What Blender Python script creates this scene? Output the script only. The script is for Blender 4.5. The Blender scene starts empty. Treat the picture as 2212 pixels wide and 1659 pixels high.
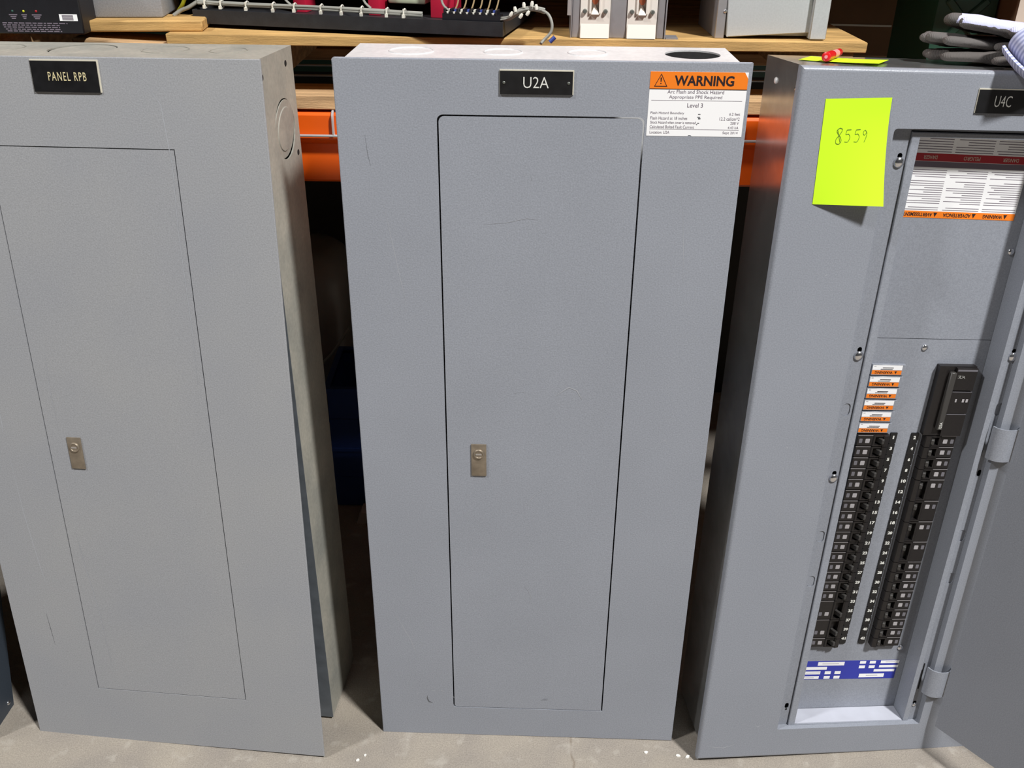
import bpy, bmesh, math, random
from mathutils import Matrix, Vector, Euler
random.seed(7)
R = math.radians
C = bpy.context.scene.collection
scn = bpy.context.scene

# ------------------------------------------------------------------ camera
CAM_F, CAM_P, CAM_ROLL, CAM_H = 2055.07, R(28.5136), R(-0.7354), 1.37766
cd = bpy.data.cameras.new('camera'); cam = bpy.data.objects.new('camera', cd); C.objects.link(cam)
cd.sensor_width = 36; cd.lens = 36 * CAM_F / 2212; cd.clip_start = .05
cr = Matrix.Rotation(-CAM_P, 3, 'X') @ Matrix.Rotation(CAM_ROLL, 3, 'Y')
m3 = Matrix((cr.col[0], cr.col[2], -cr.col[1])).transposed()
cam.matrix_world = Matrix.Translation((0, 0, CAM_H)) @ m3.to_4x4()
scn.camera = cam

# ------------------------------------------------------------------ light
w = bpy.data.worlds.new('warehouse_air'); scn.world = w; w.use_nodes = True
bg = w.node_tree.nodes['Background']; bg.inputs[0].default_value = (.80, .86, 1.0, 1); bg.inputs[1].default_value = .018
def lamp(name, loc, aim, power, size, col=(1, 1, 1)):
    l = bpy.data.lights.new(name, 'AREA'); l.shape = 'DISK'; l.size = size; l.energy = power; l.color = col
    o = bpy.data.objects.new(name, l); C.objects.link(o); o.location = loc
    o.rotation_euler = (Vector(aim) - Vector(loc)).to_track_quat('-Z', 'Y').to_euler()
    return o
lamp('high_bay_lamp', (3.38, -2.28, 7.24), (.1, 1.25, .6), 1100, .72, (1, .995, .985))
lamp('high_bay_lamp', (-4.9, -1.15, 6.8), (-.1, 1.25, .6), 385, .72, (1, 1, 1))
scn.view_settings.view_transform = 'Standard'
scn.view_settings.look = 'None'
scn.view_settings.exposure = -0.38
scn.view_settings.gamma = 1.0
scn.view_settings.use_curve_mapping = False

# ------------------------------------------------------------------ materials
def lin(c):
    return tuple(((x / 255) / 12.92 if x / 255 <= .04045 else ((x / 255 + .055) / 1.055) ** 2.4) for x in c)
def mat(name, rgb, rough=.5, metal=0., var=0., vscale=20., speck=0., sscale=700., bump=0., bscale=300., spec=.5, tint=None, stretch=None, coat=0.):
    m = bpy.data.materials.new(name); m.use_nodes = True
    nt = m.node_tree; b = nt.nodes['Principled BSDF']
    base = lin(rgb)
    b.inputs['Base Color'].default_value = (*base, 1); b.inputs['Roughness'].default_value = rough
    b.inputs['Metallic'].default_value = metal; b.inputs['Specular IOR Level'].default_value = spec
    if coat: b.inputs['Coat Weight'].default_value = coat
    if var or speck or bump:
        tc = nt.nodes.new('ShaderNodeTexCoord'); src = tc.outputs['Object']
        if stretch:
            mp = nt.nodes.new('ShaderNodeMapping'); mp.inputs['Scale'].default_value = stretch
            nt.links.new(src, mp.inputs['Vector']); src = mp.outputs['Vector']
        col = None
        def noise(scale, det):
            n = nt.nodes.new('ShaderNodeTexNoise'); n.inputs['Scale'].default_value = scale; n.inputs['Detail'].default_value = det
            nt.links.new(src, n.inputs['Vector']); return n
        def mix(prev, n, amount, dark, lo=.3, hi=.7):
            r = nt.nodes.new('ShaderNodeMapRange'); r.inputs[1].default_value = lo; r.inputs[2].default_value = hi
            r.inputs[3].default_value = 0; r.inputs[4].default_value = 1; nt.links.new(n.outputs['Fac'], r.inputs[0])
            x = nt.nodes.new('ShaderNodeMix'); x.data_type = 'RGBA'; x.blend_type = 'MIX'
            nt.links.new(r.outputs[0], x.inputs['Factor'])
            if prev is None:
                x.inputs[6].default_value = (*[c * (1 - amount) for c in base], 1)
                x.inputs[7].default_value = (*(lin(tint) if tint else [min(1, c * (1 + amount)) for c in base]), 1)
            else:
                g = nt.nodes.new('ShaderNodeMix'); g.data_type = 'RGBA'; g.blend_type = 'MULTIPLY'; g.inputs['Factor'].default_value = 1
                x.inputs[6].default_value = (1 - amount, 1 - amount, 1 - amount, 1); x.inputs[7].default_value = (1 + amount, 1 + amount, 1 + amount, 1)
                nt.links.new(prev, g.inputs[6]); nt.links.new(x.outputs[2], g.inputs[7]); return g.outputs[2]
            return x.outputs[2]
        if var: col = mix(None, noise(vscale, 5), var, True)
        if speck: col = mix(col, noise(sscale, 2), speck, True)
        if col is not None: nt.links.new(col, b.inputs['Base Color'])
        if bump:
            n = noise(bscale, 4); bp = nt.nodes.new('ShaderNodeBump'); bp.inputs['Strength'].default_value = bump; bp.inputs['Distance'].default_value = .002
            nt.links.new(n.outputs['Fac'], bp.inputs['Height']); nt.links.new(bp.outputs['Normal'], b.inputs['Normal'])
    return m
M = {}
M['paint_mid'] = mat('grey_paint_cool', (152, 156, 165), .52, 0, .035, 6, .11, 520, .12, 420, .35)
M['paint_left'] = mat('grey_paint_dusty', (155, 157, 162), .6, 0, .03, 5, .11, 520, .12, 420, .3, tint=(159, 160, 162))
M['paint_right'] = mat('grey_paint_new', (146, 150, 159), .36, 0, .03, 6, .10, 520, .10, 420, .4)
M['paint_dark'] = mat('blue_grey_paint', (62, 70, 80), .5, 0, .05, 8, .08, 400)
M['zinc'] = mat('galvanised_steel', (234, 234, 234), .45, .25, .05, 28, .06, 160, .06, 60)
M['zinc_old'] = mat('dusty_galvanised_steel', (156, 156, 148), .62, .12, .10, 14, .08, 160, .06, 80, tint=(176, 172, 160))
M['zinc_shiny'] = mat('shiny_galvanised_steel', (204, 205, 204), .20, .84, .12, 22, .05, 120, .05, 40)
M['flange'] = mat('bare_steel_flange', (108, 114, 120), .5, .4, .15, 40)
M['black_gap'] = mat('dark_interior', (26, 26, 27), .8)
M['plate_black'] = mat('black_engraved_plastic', (24, 24, 26), .38, 0, .35, 60, 0, 1, 0, 1, .5)
M['plate_core'] = mat('cream_plastic_core', (214, 208, 190), .5)
M['text_white'] = mat('white_engraving', (232, 232, 226), .5)
M['text_cream'] = mat('cream_engraving', (216, 204, 160), .5)
M['text_black'] = mat('black_print', (38, 22, 26), .6)
M['text_grey'] = mat('grey_print', (118, 108, 120), .7)
M['text_green'] = mat('pencil_on_neon', (84, 116, 28), .7)
M['label_white'] = mat('white_label', (254, 254, 255), .45)
M['label_orange'] = mat('orange_label', (250, 132, 30), .45)
M['label_red'] = mat('red_label', (176, 28, 40), .45)
M['label_blue'] = mat('blue_label', (48, 58, 168), .45)
M['lock'] = mat('worn_brass_nickel', (150, 138, 122), .42, .55, .18, 90)
M['chrome'] = mat('bright_screw_steel', (225, 225, 228), .18, .95)
M['neon'] = mat('neon_yellow_paper', (206, 250, 26), .75)
M['breaker'] = mat('black_breaker_plastic', (30, 27, 27), .38, 0, .12, 200, 0, 1, .05, 500)
M['breaker_handle'] = mat('grey_breaker_handle', (64, 62, 60), .45)
M['window_a'] = mat('grey_rating_window', (112, 110, 116), .4)
M['window_b'] = mat('pale_rating_window', (172, 168, 170), .35)
M['concrete'] = None
M['wood'] = mat('pale_pine', (196, 158, 100), .75, 0, .28, 9, .10, 300, .3, 60, .3, stretch=(1.2, 7, 14))
M['wood2'] = mat('aged_pallet_wood', (186, 152, 112), .8, 0, .30, 8, .12, 300, .35, 60, .3, stretch=(1.2, 7, 14))
M['orange'] = mat('orange_rack_enamel', (240, 98, 18), .38, 0, .06, 12)
M['wire'] = mat('zinc_wire', (208, 210, 212), .4, .45)
M['black_steel'] = mat('black_enamel', (40, 41, 44), .5, 0, .2, 60, .1, 400)
M['black_gloss'] = mat('black_power_coat', (25, 25, 30), .42, 0, .12, 70, .12, 420)
M['red'] = mat('red_insulator_plastic', (204, 34, 66), .42)
M['cable_grey'] = mat('grey_cable_jacket', (150, 150, 142), .5)
M['tie'] = mat('white_nylon', (226, 224, 212), .45)
M['yellow_green'] = mat('yellow_green_wire', (204, 206, 46), .5)
M['tan_wire'] = mat('tan_wire', (150, 128, 92), .55)
M['blue_plastic'] = mat('blue_terminal', (58, 76, 150), .45)
M['cream'] = mat('white_moulded_polyester', (236, 228, 218), .5)
M['alu'] = mat('aluminium_frame', (168, 166, 168), .42, .45, .06, 40)
M['copper'] = mat('copper_bar', (176, 98, 66), .4, .5)
M['bolt'] = mat('dull_bolt', (120, 124, 118), .4, .6)
M['enc'] = mat('light_grey_enclosure', (184, 187, 188), .5, 0, .03, 10, .05, 400)
M['pale'] = mat('pale_green_plastic', (196, 204, 176), .5)
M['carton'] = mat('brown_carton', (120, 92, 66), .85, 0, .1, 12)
M['green'] = mat('dark_green_enamel', (48, 92, 74), .5, 0, .12, 12)
M['paper'] = mat('beige_paper', (214, 200, 184), .8)
M['tub'] = mat('dark_grey_plastic', (140, 134, 128), .35)
M['blue'] = mat('blue_crate_plastic', (46, 74, 142), .45)
M['upright'] = mat('green_rack_enamel', (46, 84, 74), .45)
M['red_pen'] = mat('red_marker_plastic', (218, 30, 34), .32)
M['pen_label'] = mat('pink_marker_label', (236, 150, 150), .5)
M['chip'] = mat('white_plaster_chip', (235, 232, 224), .6)
M['sill_lit'] = mat('lit_sill', (190, 192, 202), .5, 0, .05, 30)  # frame grey lightened as if lit from above
M['scratch'] = mat('scratched_paint', (172, 175, 181), .6)
M['smudge'] = mat('dark_scuff', (98, 100, 104), .7)
M['wall'] = mat('dark_block_wall', (44, 41, 38), .9, 0, .2, 6)
M['deck'] = mat('grey_shade_shelf', (112, 100, 86), .85, 0, .15, 8)

def concrete():
    m = mat('worn_concrete', (154, 146, 137), .82, 0, .14, 9, .16, 420, .35, 160, .25, tint=(162, 153, 140))
    nt = m.node_tree; b = nt.nodes['Principled BSDF']
    prev = b.inputs['Base Color'].links[0].from_socket
    tc = nt.nodes.new('ShaderNodeTexCoord')
    sp = nt.nodes.new('ShaderNodeSeparateXYZ'); nt.links.new(tc.outputs['Object'], sp.inputs[0])
    n = nt.nodes.new('ShaderNodeTexNoise'); n.inputs['Scale'].default_value = 14; n.inputs['Detail'].default_value = 3; nt.links.new(tc.outputs['Object'], n.inputs['Vector'])
    def mth(op, a, bb):
        q = nt.nodes.new('ShaderNodeMath'); q.operation = op
        for i, v in enumerate((a, bb)):
            if v is None: continue
            if isinstance(v, (int, float)): q.inputs[i].default_value = v
            else: nt.links.new(v, q.inputs[i])
        return q.outputs[0]
    wob = mth('MULTIPLY', mth('SUBTRACT', n.outputs['Fac'], .5), .03)
    dx = mth('ABSOLUTE', mth('ADD', mth('SUBTRACT', sp.outputs[0], .112), wob), None)
    line = nt.nodes.new('ShaderNodeMapRange'); nt.links.new(dx, line.inputs[0])
    line.inputs[1].default_value = 0; line.inputs[2].default_value = .0035; line.inputs[3].default_value = .55; line.inputs[4].default_value = 0
    x = nt.nodes.new('ShaderNodeMix'); x.data_type = 'RGBA'; nt.links.new(line.outputs[0], x.inputs['Factor'])
    nt.links.new(prev, x.inputs[6]); x.inputs[7].default_value = (*lin((112, 98, 82)), 1)
    # a few pale worn patches
    n2 = nt.nodes.new('ShaderNodeTexNoise'); n2.inputs['Scale'].default_value = 30; n2.inputs['Detail'].default_value = 6; nt.links.new(tc.outputs['Object'], n2.inputs['Vector'])
    r2 = nt.nodes.new('ShaderNodeMapRange'); nt.links.new(n2.outputs['Fac'], r2.inputs[0]); r2.inputs[1].default_value = .58; r2.inputs[2].default_value = .75; r2.inputs[4].default_value = .5
    y = nt.nodes.new('ShaderNodeMix'); y.data_type = 'RGBA'; nt.links.new(r2.outputs[0], y.inputs['Factor']); nt.links.new(x.outputs[2], y.inputs[6]); y.inputs[7].default_value = (*lin((190, 184, 174)), 1)
    nt.links.new(y.outputs[2], b.inputs['Base Color'])
    return m
M['concrete'] = concrete()

# ------------------------------------------------------------------ mesh helpers
def finish(bm, name, material, parent=None, smooth=None, loc=None):
    bmesh.ops.recalc_face_normals(bm, faces=bm.faces)
    me = bpy.data.meshes.new(name); bm.to_mesh(me); bm.free()
    if smooth:
        for p in me.polygons: p.use_smooth = True
        me.set_sharp_from_angle(angle=R(smooth))
    return link(name, me, material, parent, loc)
def link(name, me, material, parent=None, loc=None):
    o = bpy.data.objects.new(name, me); C.objects.link(o)
    if material:
        mm = M[material] if isinstance(material, str) else material
        if not me.materials: me.materials.append(mm)
    if parent: o.parent = parent
    if loc is not None:
        if isinstance(loc, Matrix): o.matrix_local = loc
        else: o.location = loc
    return o
def copy_of(o, name, parent, loc):
    c = bpy.data.objects.new(name, o.data); C.objects.link(c); c.parent = parent
    if isinstance(loc, Matrix): c.matrix_local = loc
    else: c.location = loc
    return c
def tag(o, label, cat, group=None):
    o['label'] = label; o['category'] = cat
    if group: o['group'] = group
    return o
def struct(o): o['kind'] = 'structure'; return o
def thing(name, label, cat, mtx=None, group=None):
    o = bpy.data.objects.new(name, None); o.empty_display_size = .05; C.objects.link(o)
    if mtx is not None:
        o.matrix_world = mtx if isinstance(mtx, Matrix) else Matrix.Translation(mtx)
    return tag(o, label, cat, group)
def add_box(bm, x0, x1, y0, y1, z0, z1, mtx=None):
    vs = [bm.verts.new(Vector(p) if mtx is None else mtx @ Vector(p)) for p in
          [(x0, y0, z0), (x1, y0, z0), (x1, y1, z0), (x0, y1, z0), (x0, y0, z1), (x1, y0, z1), (x1, y1, z1), (x0, y1, z1)]]
    fs = [bm.faces.new([vs[i] for i in f]) for f in [(0, 1, 5, 4), (1, 2, 6, 5), (2, 3, 7, 6), (3, 0, 4, 7), (4, 5, 6, 7), (3, 2, 1, 0)]]
    return vs, fs
def box(name, b, material, parent=None, bevel=0., seg=2, smooth=None, loc=None):
    bm = bmesh.new(); add_box(bm, *b)
    if bevel: bmesh.ops.bevel(bm, geom=bm.edges[:], offset=bevel, segments=seg, affect='EDGES', profile=.5)
    return finish(bm, name, material, parent, smooth or (40 if bevel else None), loc)
def rrect(x0, x1, z0, z1, r=(0, 0, 0, 0), n=5):
    """corners: BL, BR, TR, TL"""
    out = []
    for (cx, cz, sx, sz, a0, rr) in ((x0, z0, 1, 1, 180, r[0]), (x1, z0, -1, 1, 270, r[1]), (x1, z1, -1, -1, 0, r[2]), (x0, z1, 1, -1, 90, r[3])):
        if rr <= 0: out.append((cx, cz)); continue
        for k in range(n + 1):
            a = R(a0 + 90 * k / n); out.append((cx + sx * rr + rr * math.cos(a), cz + sz * rr + rr * math.sin(a)))
    return out
def circle(cx, cz, r, n=28, sz=None):
    return [(cx + r * math.cos(2 * math.pi * k / n), cz + (sz or r) * math.sin(2 * math.pi * k / n)) for k in range(n)]
def stadium(cx, cz, w2, h2, n=7):
    o = []
    for k in range(n + 1): a = math.pi * k / n; o.append((cx + w2 * math.cos(a), cz + (h2 - w2) + w2 * math.sin(a)))
    for k in range(n + 1): a = math.pi + math.pi * k / n; o.append((cx + w2 * math.cos(a), cz - (h2 - w2) + w2 * math.sin(a)))
    return o
def add_plate(bm, outer, holes, y0, y1, fn=None, bevel=0., seg=3):
    """plate in the x-z plane between depth y0 (front) and y1; fn maps (x,y,z) elsewhere"""
    t = bmesh.new(); front = []
    edges = []
    for li, loop in enumerate([outer] + list(holes)):
        vs = [t.verts.new((p[0], y0, p[1])) for p in loop]
        for i in range(len(vs)): edges.append(t.edges.new((vs[i], vs[(i + 1) % len(vs)])))
        if li == 0: nout = len(vs)
    bmesh.ops.triangle_fill(t, use_beauty=True, use_dissolve=False, edges=edges)
    if not holes: bmesh.ops.dissolve_limit(t, angle_limit=.01, verts=t.verts[:], edges=t.edges[:])
    ff = t.faces[:]
    ex = bmesh.ops.extrude_face_region(t, geom=ff)
    for v in [g for g in ex['geom'] if isinstance(g, bmesh.types.BMVert)]: v.co.y = y1
    if bevel:
        t.edges.ensure_lookup_table(); bb = []
        xs = [p[0] for p in outer]; zs = [p[1] for p in outer]
        for e in t.edges:
            a, b2 = e.verts[0].co, e.verts[1].co
            if abs(a.y - y0) < 1e-7 and abs(b2.y - y0) < 1e-7 and len(e.link_faces) == 2:
                n0, n1 = e.link_faces[0].normal, e.link_faces[1].normal
                mx = (a + b2) / 2
                if abs(n0.dot(n1)) < .3 and (abs(mx.x - min(xs)) < 1e-6 or abs(mx.x - max(xs)) < 1e-6 or abs(mx.z - min(zs)) < 1e-6 or abs(mx.z - max(zs)) < 1e-6):
                    bb.append(e)
        t.normal_update()
        if not bb:
            for e in t.edges:
                a, b2 = e.verts[0].co, e.verts[1].co; mx = (a + b2) / 2
                if abs(a.y - y0) < 1e-7 and abs(b2.y - y0) < 1e-7 and (abs(mx.x - min(xs)) < 1e-6 or abs(mx.x - max(xs)) < 1e-6 or abs(mx.z - min(zs)) < 1e-6 or abs(mx.z - max(zs)) < 1e-6):
                    bb.append(e)
        bmesh.ops.bevel(t, geom=bb, offset=bevel, segments=seg, affect='EDGES', profile=.5)
    t.verts.index_update()
    mp = [bm.verts.new(fn(*v.co) if fn else v.co) for v in t.verts]
    for f in t.faces:
        try: bm.faces.new([mp[v.index] for v in f.verts])
        except ValueError: pass
    t.free()
def plate(name, outer, holes, y0, y1, material, parent=None, bevel=0., seg=3, smooth=35, fn=None, loc=None):
    bm = bmesh.new(); add_plate(bm, outer, holes, y0, y1, fn, bevel, seg)
    return finish(bm, name, material, parent, smooth, loc)
def frame_of(d, up=Vector((0, 0, 1))):
    d = d.normalized()
    if abs(d.dot(up)) > .95: up = Vector((1, 0, 0))
    s = d.cross(up).normalized(); return s, s.cross(d).normalized()
def smooth_path(pts, n=6):
    P = [Vector(p) for p in pts]
    if len(P) < 3: return P
    out = []
    for i in range(len(P) - 1):
        p0 = P[max(i - 1, 0)]; p1 = P[i]; p2 = P[i + 1]; p3 = P[min(i + 2, len(P) - 1)]
        for k in range(n):
            t = k / n
            out.append(.5 * ((2 * p1) + (p2 - p0) * t + (2 * p0 - 5 * p1 + 4 * p2 - p3) * t * t + (3 * p1 - p0 - 3 * p2 + p3) * t ** 3))
    out.append(P[-1]); return out
def add_tube(bm, pts, r, seg=8, caps=True, smooth=0):
    P = smooth_path(pts, smooth) if smooth else [Vector(p) for p in pts]
    rs = r if isinstance(r, (list, tuple)) else [r] * len(P)
    rings = []; s = None
    for i, p in enumerate(P):
        d = P[min(i + 1, len(P) - 1)] - P[max(i - 1, 0)]
        d.normalize()
        if s is None: s, u = frame_of(d)
        else:
            s = (s - d * s.dot(d)).normalized(); u = s.cross(d).normalized()
        rings.append([bm.verts.new(p + rs[i] * (s * math.cos(2 * math.pi * k / seg) + u * math.sin(2 * math.pi * k / seg))) for k in range(seg)])
    for a, b in zip(rings, rings[1:]):
        for k in range(seg): bm.faces.new((a[k], a[(k + 1) % seg], b[(k + 1) % seg], b[k]))
    if caps: bm.faces.new(rings[0]); bm.faces.new(rings[-1])
def tube(name, pts, r, material, parent=None, seg=8, smooth=0, loc=None):
    bm = bmesh.new(); add_tube(bm, pts, r, seg, True, smooth)
    return finish(bm, name, material, parent, 50, loc)
def add_lathe(bm, prof, mtx, n=20, caps=True):
    """profile of (radius, height) turned about local z, placed by mtx"""
    rings = []
    for r, h in prof:
        if r < 1e-6: rings.append([bm.verts.new(mtx @ Vector((0, 0, h)))])
        else: rings.append([bm.verts.new(mtx @ Vector((r * math.cos(2 * math.pi * k / n), r * math.sin(2 * math.pi * k / n), h))) for k in range(n)])
    for a, b in zip(rings, rings[1:]):
        for k in range(n):
            q = [a[k % len(a)], a[(k + 1) % len(a)], b[(k + 1) % len(b)], b[k % len(b)]]
            u = []
            for v in q:
                if v not in u: u.append(v)
            if len(u) > 2: bm.faces.new(u)
    for ring in (rings[0], rings[-1]):
        if caps and len(ring) > 2: bm.faces.new(ring)
def lathe(name, prof, mtx, material, parent=None, n=20, smooth=40, caps=True):
    bm = bmesh.new(); add_lathe(bm, prof, Matrix.Identity(4), n, caps)
    return finish(bm, name, material, parent, smooth, mtx)
FRONT = Matrix.Rotation(R(90), 4, 'X')      # local z -> -y (towards the viewer)
def text_verts(s, offset=0., spacing=1.0):
    cu = bpy.data.curves.new('t', 'FONT'); cu.body = s; cu.size = 1; cu.offset = offset; cu.resolution_u = 3; cu.space_character = spacing
    o = bpy.data.objects.new('t', cu); C.objects.link(o)
    dg = bpy.context.evaluated_depsgraph_get(); me = bpy.data.meshes.new_from_object(o.evaluated_get(dg))
    vs = [v.co.copy() for v in me.vertices]; fs = [tuple(p.vertices) for p in me.polygons]
    bpy.data.objects.remove(o); bpy.data.curves.remove(cu); bpy.data.meshes.remove(me)
    if not vs: return [], []
    x0 = min(v.x for v in vs); x1 = max(v.x for v in vs); y0 = min(v.y for v in vs); y1 = max(v.y for v in vs)
    return [((v.x - x0) / (x1 - x0), (v.y - y0) / (y1 - y0)) for v in vs], fs
_tc = {}
def add_text(bm, s, x0, x1, z0, z1, y, offset=0., flip=False, spacing=1.0, fn=None):
    key = (s, offset, spacing)
    if key not in _tc: _tc[key] = text_verts(*key)
    vs, fs = _tc[key]; nv = []
    for (u, v) in vs:
        if flip: u, v = 1 - u, 1 - v
        p = (x0 + (x1 - x0) * u, y, z0 + (z1 - z0) * v)
        nv.append(bm.verts.new(fn(*p) if fn else p))
    for f in fs:
        try: bm.faces.new([nv[i] for i in f])
        except ValueError: pass
def flat(bm, name, material, parent, loc=None):
    me = bpy.data.meshes.new(name); bm.to_mesh(me); bm.free(); return link(name, me, material, parent, loc)
def quad(bm, x0, x1, z0, z1, y):
    bm.faces.new([bm.verts.new(p) for p in ((x0, y, z0), (x1, y, z0), (x1, y, z1), (x0, y, z1))])
def ribbon(bm, pts, wd, y):
    P = [Vector((p[0], p[1])) for p in pts]
    prev = None
    for i, p in enumerate(P):
        d = (P[min(i + 1, len(P) - 1)] - P[max(i - 1, 0)]).normalized(); n = Vector((-d.y, d.x)) * wd / 2
        if i in (0, len(P) - 1): n *= .25
        a, b = bm.verts.new((p.x + n.x, y, p.y + n.y)), bm.verts.new((p.x - n.x, y, p.y - n.y))
        if prev: bm.faces.new((prev[0], prev[1], b, a))
        prev = (a, b)
def screw(name, x, y, z, r, parent, material='chrome', h=None, base=None):
    h = h or r * .55
    o = lathe(name, [(r, 0), (r, h * .25), (r * .8, h * .7), (r * .4, h * .97), (0, h)], (base or Matrix.Identity(4)) @ Matrix.Translation((x, y, z)) @ FRONT, material, parent, 16)
    return o

def panel_matrix(x, y, z, yaw, lean, roll):
    return Matrix.Translation((x, y, z)) @ Matrix.Rotation(R(yaw), 4, 'Z') @ Matrix.Rotation(R(-lean), 4, 'X') @ Matrix.Rotation(R(roll), 4, 'Y')
PM = panel_matrix(.0349, 1.205, 0.0, -1.4275, .6298, -.2068)
PL = panel_matrix(-.5817, 1.1771, 0.0005, -5.8059, 5.5588, -.9138)
PR = panel_matrix(.5951, 1.1751, 0.0006, 5.373, 4.0333, 1.6536)

# ------------------------------------------------------------------ the setting
fl = box('floor', (-5, 5, -5, 2.62, -.1, 0), 'concrete'); struct(fl)
wl = box('wall_back', (-5, 5, 2.50, 2.62, 0, 5), 'wall'); struct(wl)

# ------------------------------------------------------------------ cabinet shells
def shell(name, hw, z0, z1, d0, d1, material, parent, holes_top=(), t=.002, loc=None, flange=None, right_holes=()):
    bm = bmesh.new()
    add_box(bm, -hw, hw, d1 - t, d1, z0, z1)
    add_box(bm, -hw, -hw + t, d0, d1 - t, z0, z1)
    add_plate(bm, [(d0, z0), (d1 - t, z0), (d1 - t, z1), (d0, z1)], right_holes, hw - t, hw, fn=lambda x, y, z: (y, x, z))
    add_box(bm, -hw + t, hw - t, d0, d1 - t, z0, z0 + t)
    add_plate(bm, [(-hw + t, d0), (hw - t, d0), (hw - t, d1 - t), (-hw + t, d1 - t)], holes_top, z1 - t, z1, fn=lambda x, y, z: (x, z, y))
    return finish(bm, name, material, parent, None, loc)

def lock(parent, x0, x1, z0, z1, y):
    pl = box('lock_plate', (x0, x1, y - .0022, y, z0, z1), 'lock', parent, .0006, 2)
    cx = (x0 + x1) / 2; r = (x1 - x0) * .36; cz = z1 - (x1 - x0) * .72
    lathe('lock_cylinder', [(r, 0), (r, .0016), (r * .9, .0026), (r * .72, .0026), (r * .66, .0018), (r * .2, .0018), (0, .0018)], Matrix.Translation((cx, y - .002, cz)) @ FRONT, 'lock', pl, 24)
    box('keyway', (cx - r * .55, cx + r * .55, y - .0046, y - .0036, cz - .0010, cz + .0010), 'chrome', pl, 0, loc=None)
    return pl
def nameplate(parent, x0, x1, z0, z1, y, text, tx, tmat, tsp=1.0, off=0., border=.0014, screws=False):
    pl = box('nameplate', (x0, x1, y - .0022, y, z0, z1), 'plate_black', parent)
    bm = bmesh.new()
    add_plate(bm, [(x0 - .0004, z0 + .0002), (x1 + border, z0 + .0002), (x1 + border, z1 + border), (x0 - .0004, z1 + border)], [], y - .0017, y)
    finish(bm, 'bevelled_edge', 'plate_core', pl)
    bm = bmesh.new(); add_text(bm, text, tx[0], tx[1], tx[2], tx[3], y - .0024, off, spacing=tsp)
    flat(bm, 'lettering', tmat, pl)
    if screws:
        for sx in (x0 + .005, x1 - .005): screw('rivet', sx, y - .0022, (z0 + z1) / 2, .0019, pl, 'bolt')
    return pl
def marks(parent, y, lines, wd, material='scratch', name='scratches'):
    bm = bmesh.new()
    for l in lines:
        ribbon(bm, l[0], l[1] if len(l) > 1 else wd, y)
    o = flat(bm, name, material, parent); o['kind'] = 'stuff'; return o

# ============================================================ middle panelboard (U2A)
T = thing('panelboard', 'grey closed panelboard with U2A nameplate and orange warning label', 'panelboard', PM, 'panelboards leaning in a row')
shell('box', .2475, .004, 1.1668, .004, .1365, 'zinc', T, holes_top=[circle(.196, .078, .036, 32)])
bm = bmesh.new(); add_plate(bm, rrect(-.26, .26, 0, 1.17, (0, 0, .002, .004)), [rrect(-.1312, .1322, .0678, 1.1022, (.006, .0, .008, .008))], 0, .0035, bevel=.0014, seg=2)
finish(bm, 'trim', 'paint_mid', T)
for nm, b in (('side', (-.2595, -.2575, .0035, .012, .002, 1.165)), ('side', (.2575, .2595, .0035, .012, .002, 1.165))):
    box('return_flange', b, 'paint_mid', T)
dr = bmesh.new(); add_plate(dr, rrect(-.1290, .1300, .0694, 1.0998, (.005, .0, .007, .007)), [], .0002, .003)
finish(dr, 'door', 'paint_mid', T, 35)
lock(T, -.0932, -.0703, .559, .6152, .0002)
nameplate(T, -.0509, .0395, 1.1287, 1.1568, 0, 'U2A', (-.0218, .0098, 1.1365, 1.1500), 'text_white', off=-.008, screws=True)
for (kx, kr) in ((-.17, .03), (-.05, .026), (.06, .026)):
    bm = bmesh.new(); add_lathe(bm, [(kr, 0), (kr, .0012), (kr - .0018, .0012), (kr - .0018, 0)], Matrix.Translation((0, 0, 0)), 32, False)
    finish(bm, 'knockout_ring', 'zinc', T, None, Matrix.Translation((kx, .078, 1.1668)))
# warning label
lab = plate('warning_label', [(.135, 1.0795), (.187, 1.0796), (.1885, 1.081), (.191, 1.0808), (.1925, 1.0795), (.2552, 1.0795), (.2552, 1.1583), (.135, 1.1583)], [], -.0003, 0, 'label_white', T)
bm = bmesh.new(); ol = [(.135, 1.1378), (.2552, 1.1378), (.2552, 1.1510), (.2530, 1.1545), (.2505, 1.1583), (.135, 1.1583)]
add_plate(bm, ol, [], -.0005, -.0003); finish(bm, 'header_band', 'label_orange', lab)
bm = bmesh.new()
add_text(bm, 'WARNING', .1650, .2385, 1.1415, 1.1540, -.00065, .028)
tri = [(.1402, 1.1402), (.1567, 1.1402), (.1485, 1.1560)]; tin = [(.1415, 1.1411), (.1554, 1.1411), (.1485, 1.1543)]
add_plate(bm, tri, [tin], -.00065, -.00055)
add_plate(bm, [(.1480, 1.1460), (.1490, 1.1460), (.1494, 1.1512), (.1476, 1.1512)], [], -.00065, -.00055); add_plate(bm, circle(.1485, 1.1440, .0008, 8), [], -.00065, -.00055)
quad(bm, .135, .2552, 1.1371, 1.1379, -.00055)
flat(bm, 'header_lettering', 'text_black', lab)
bm = bmesh.new()
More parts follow.
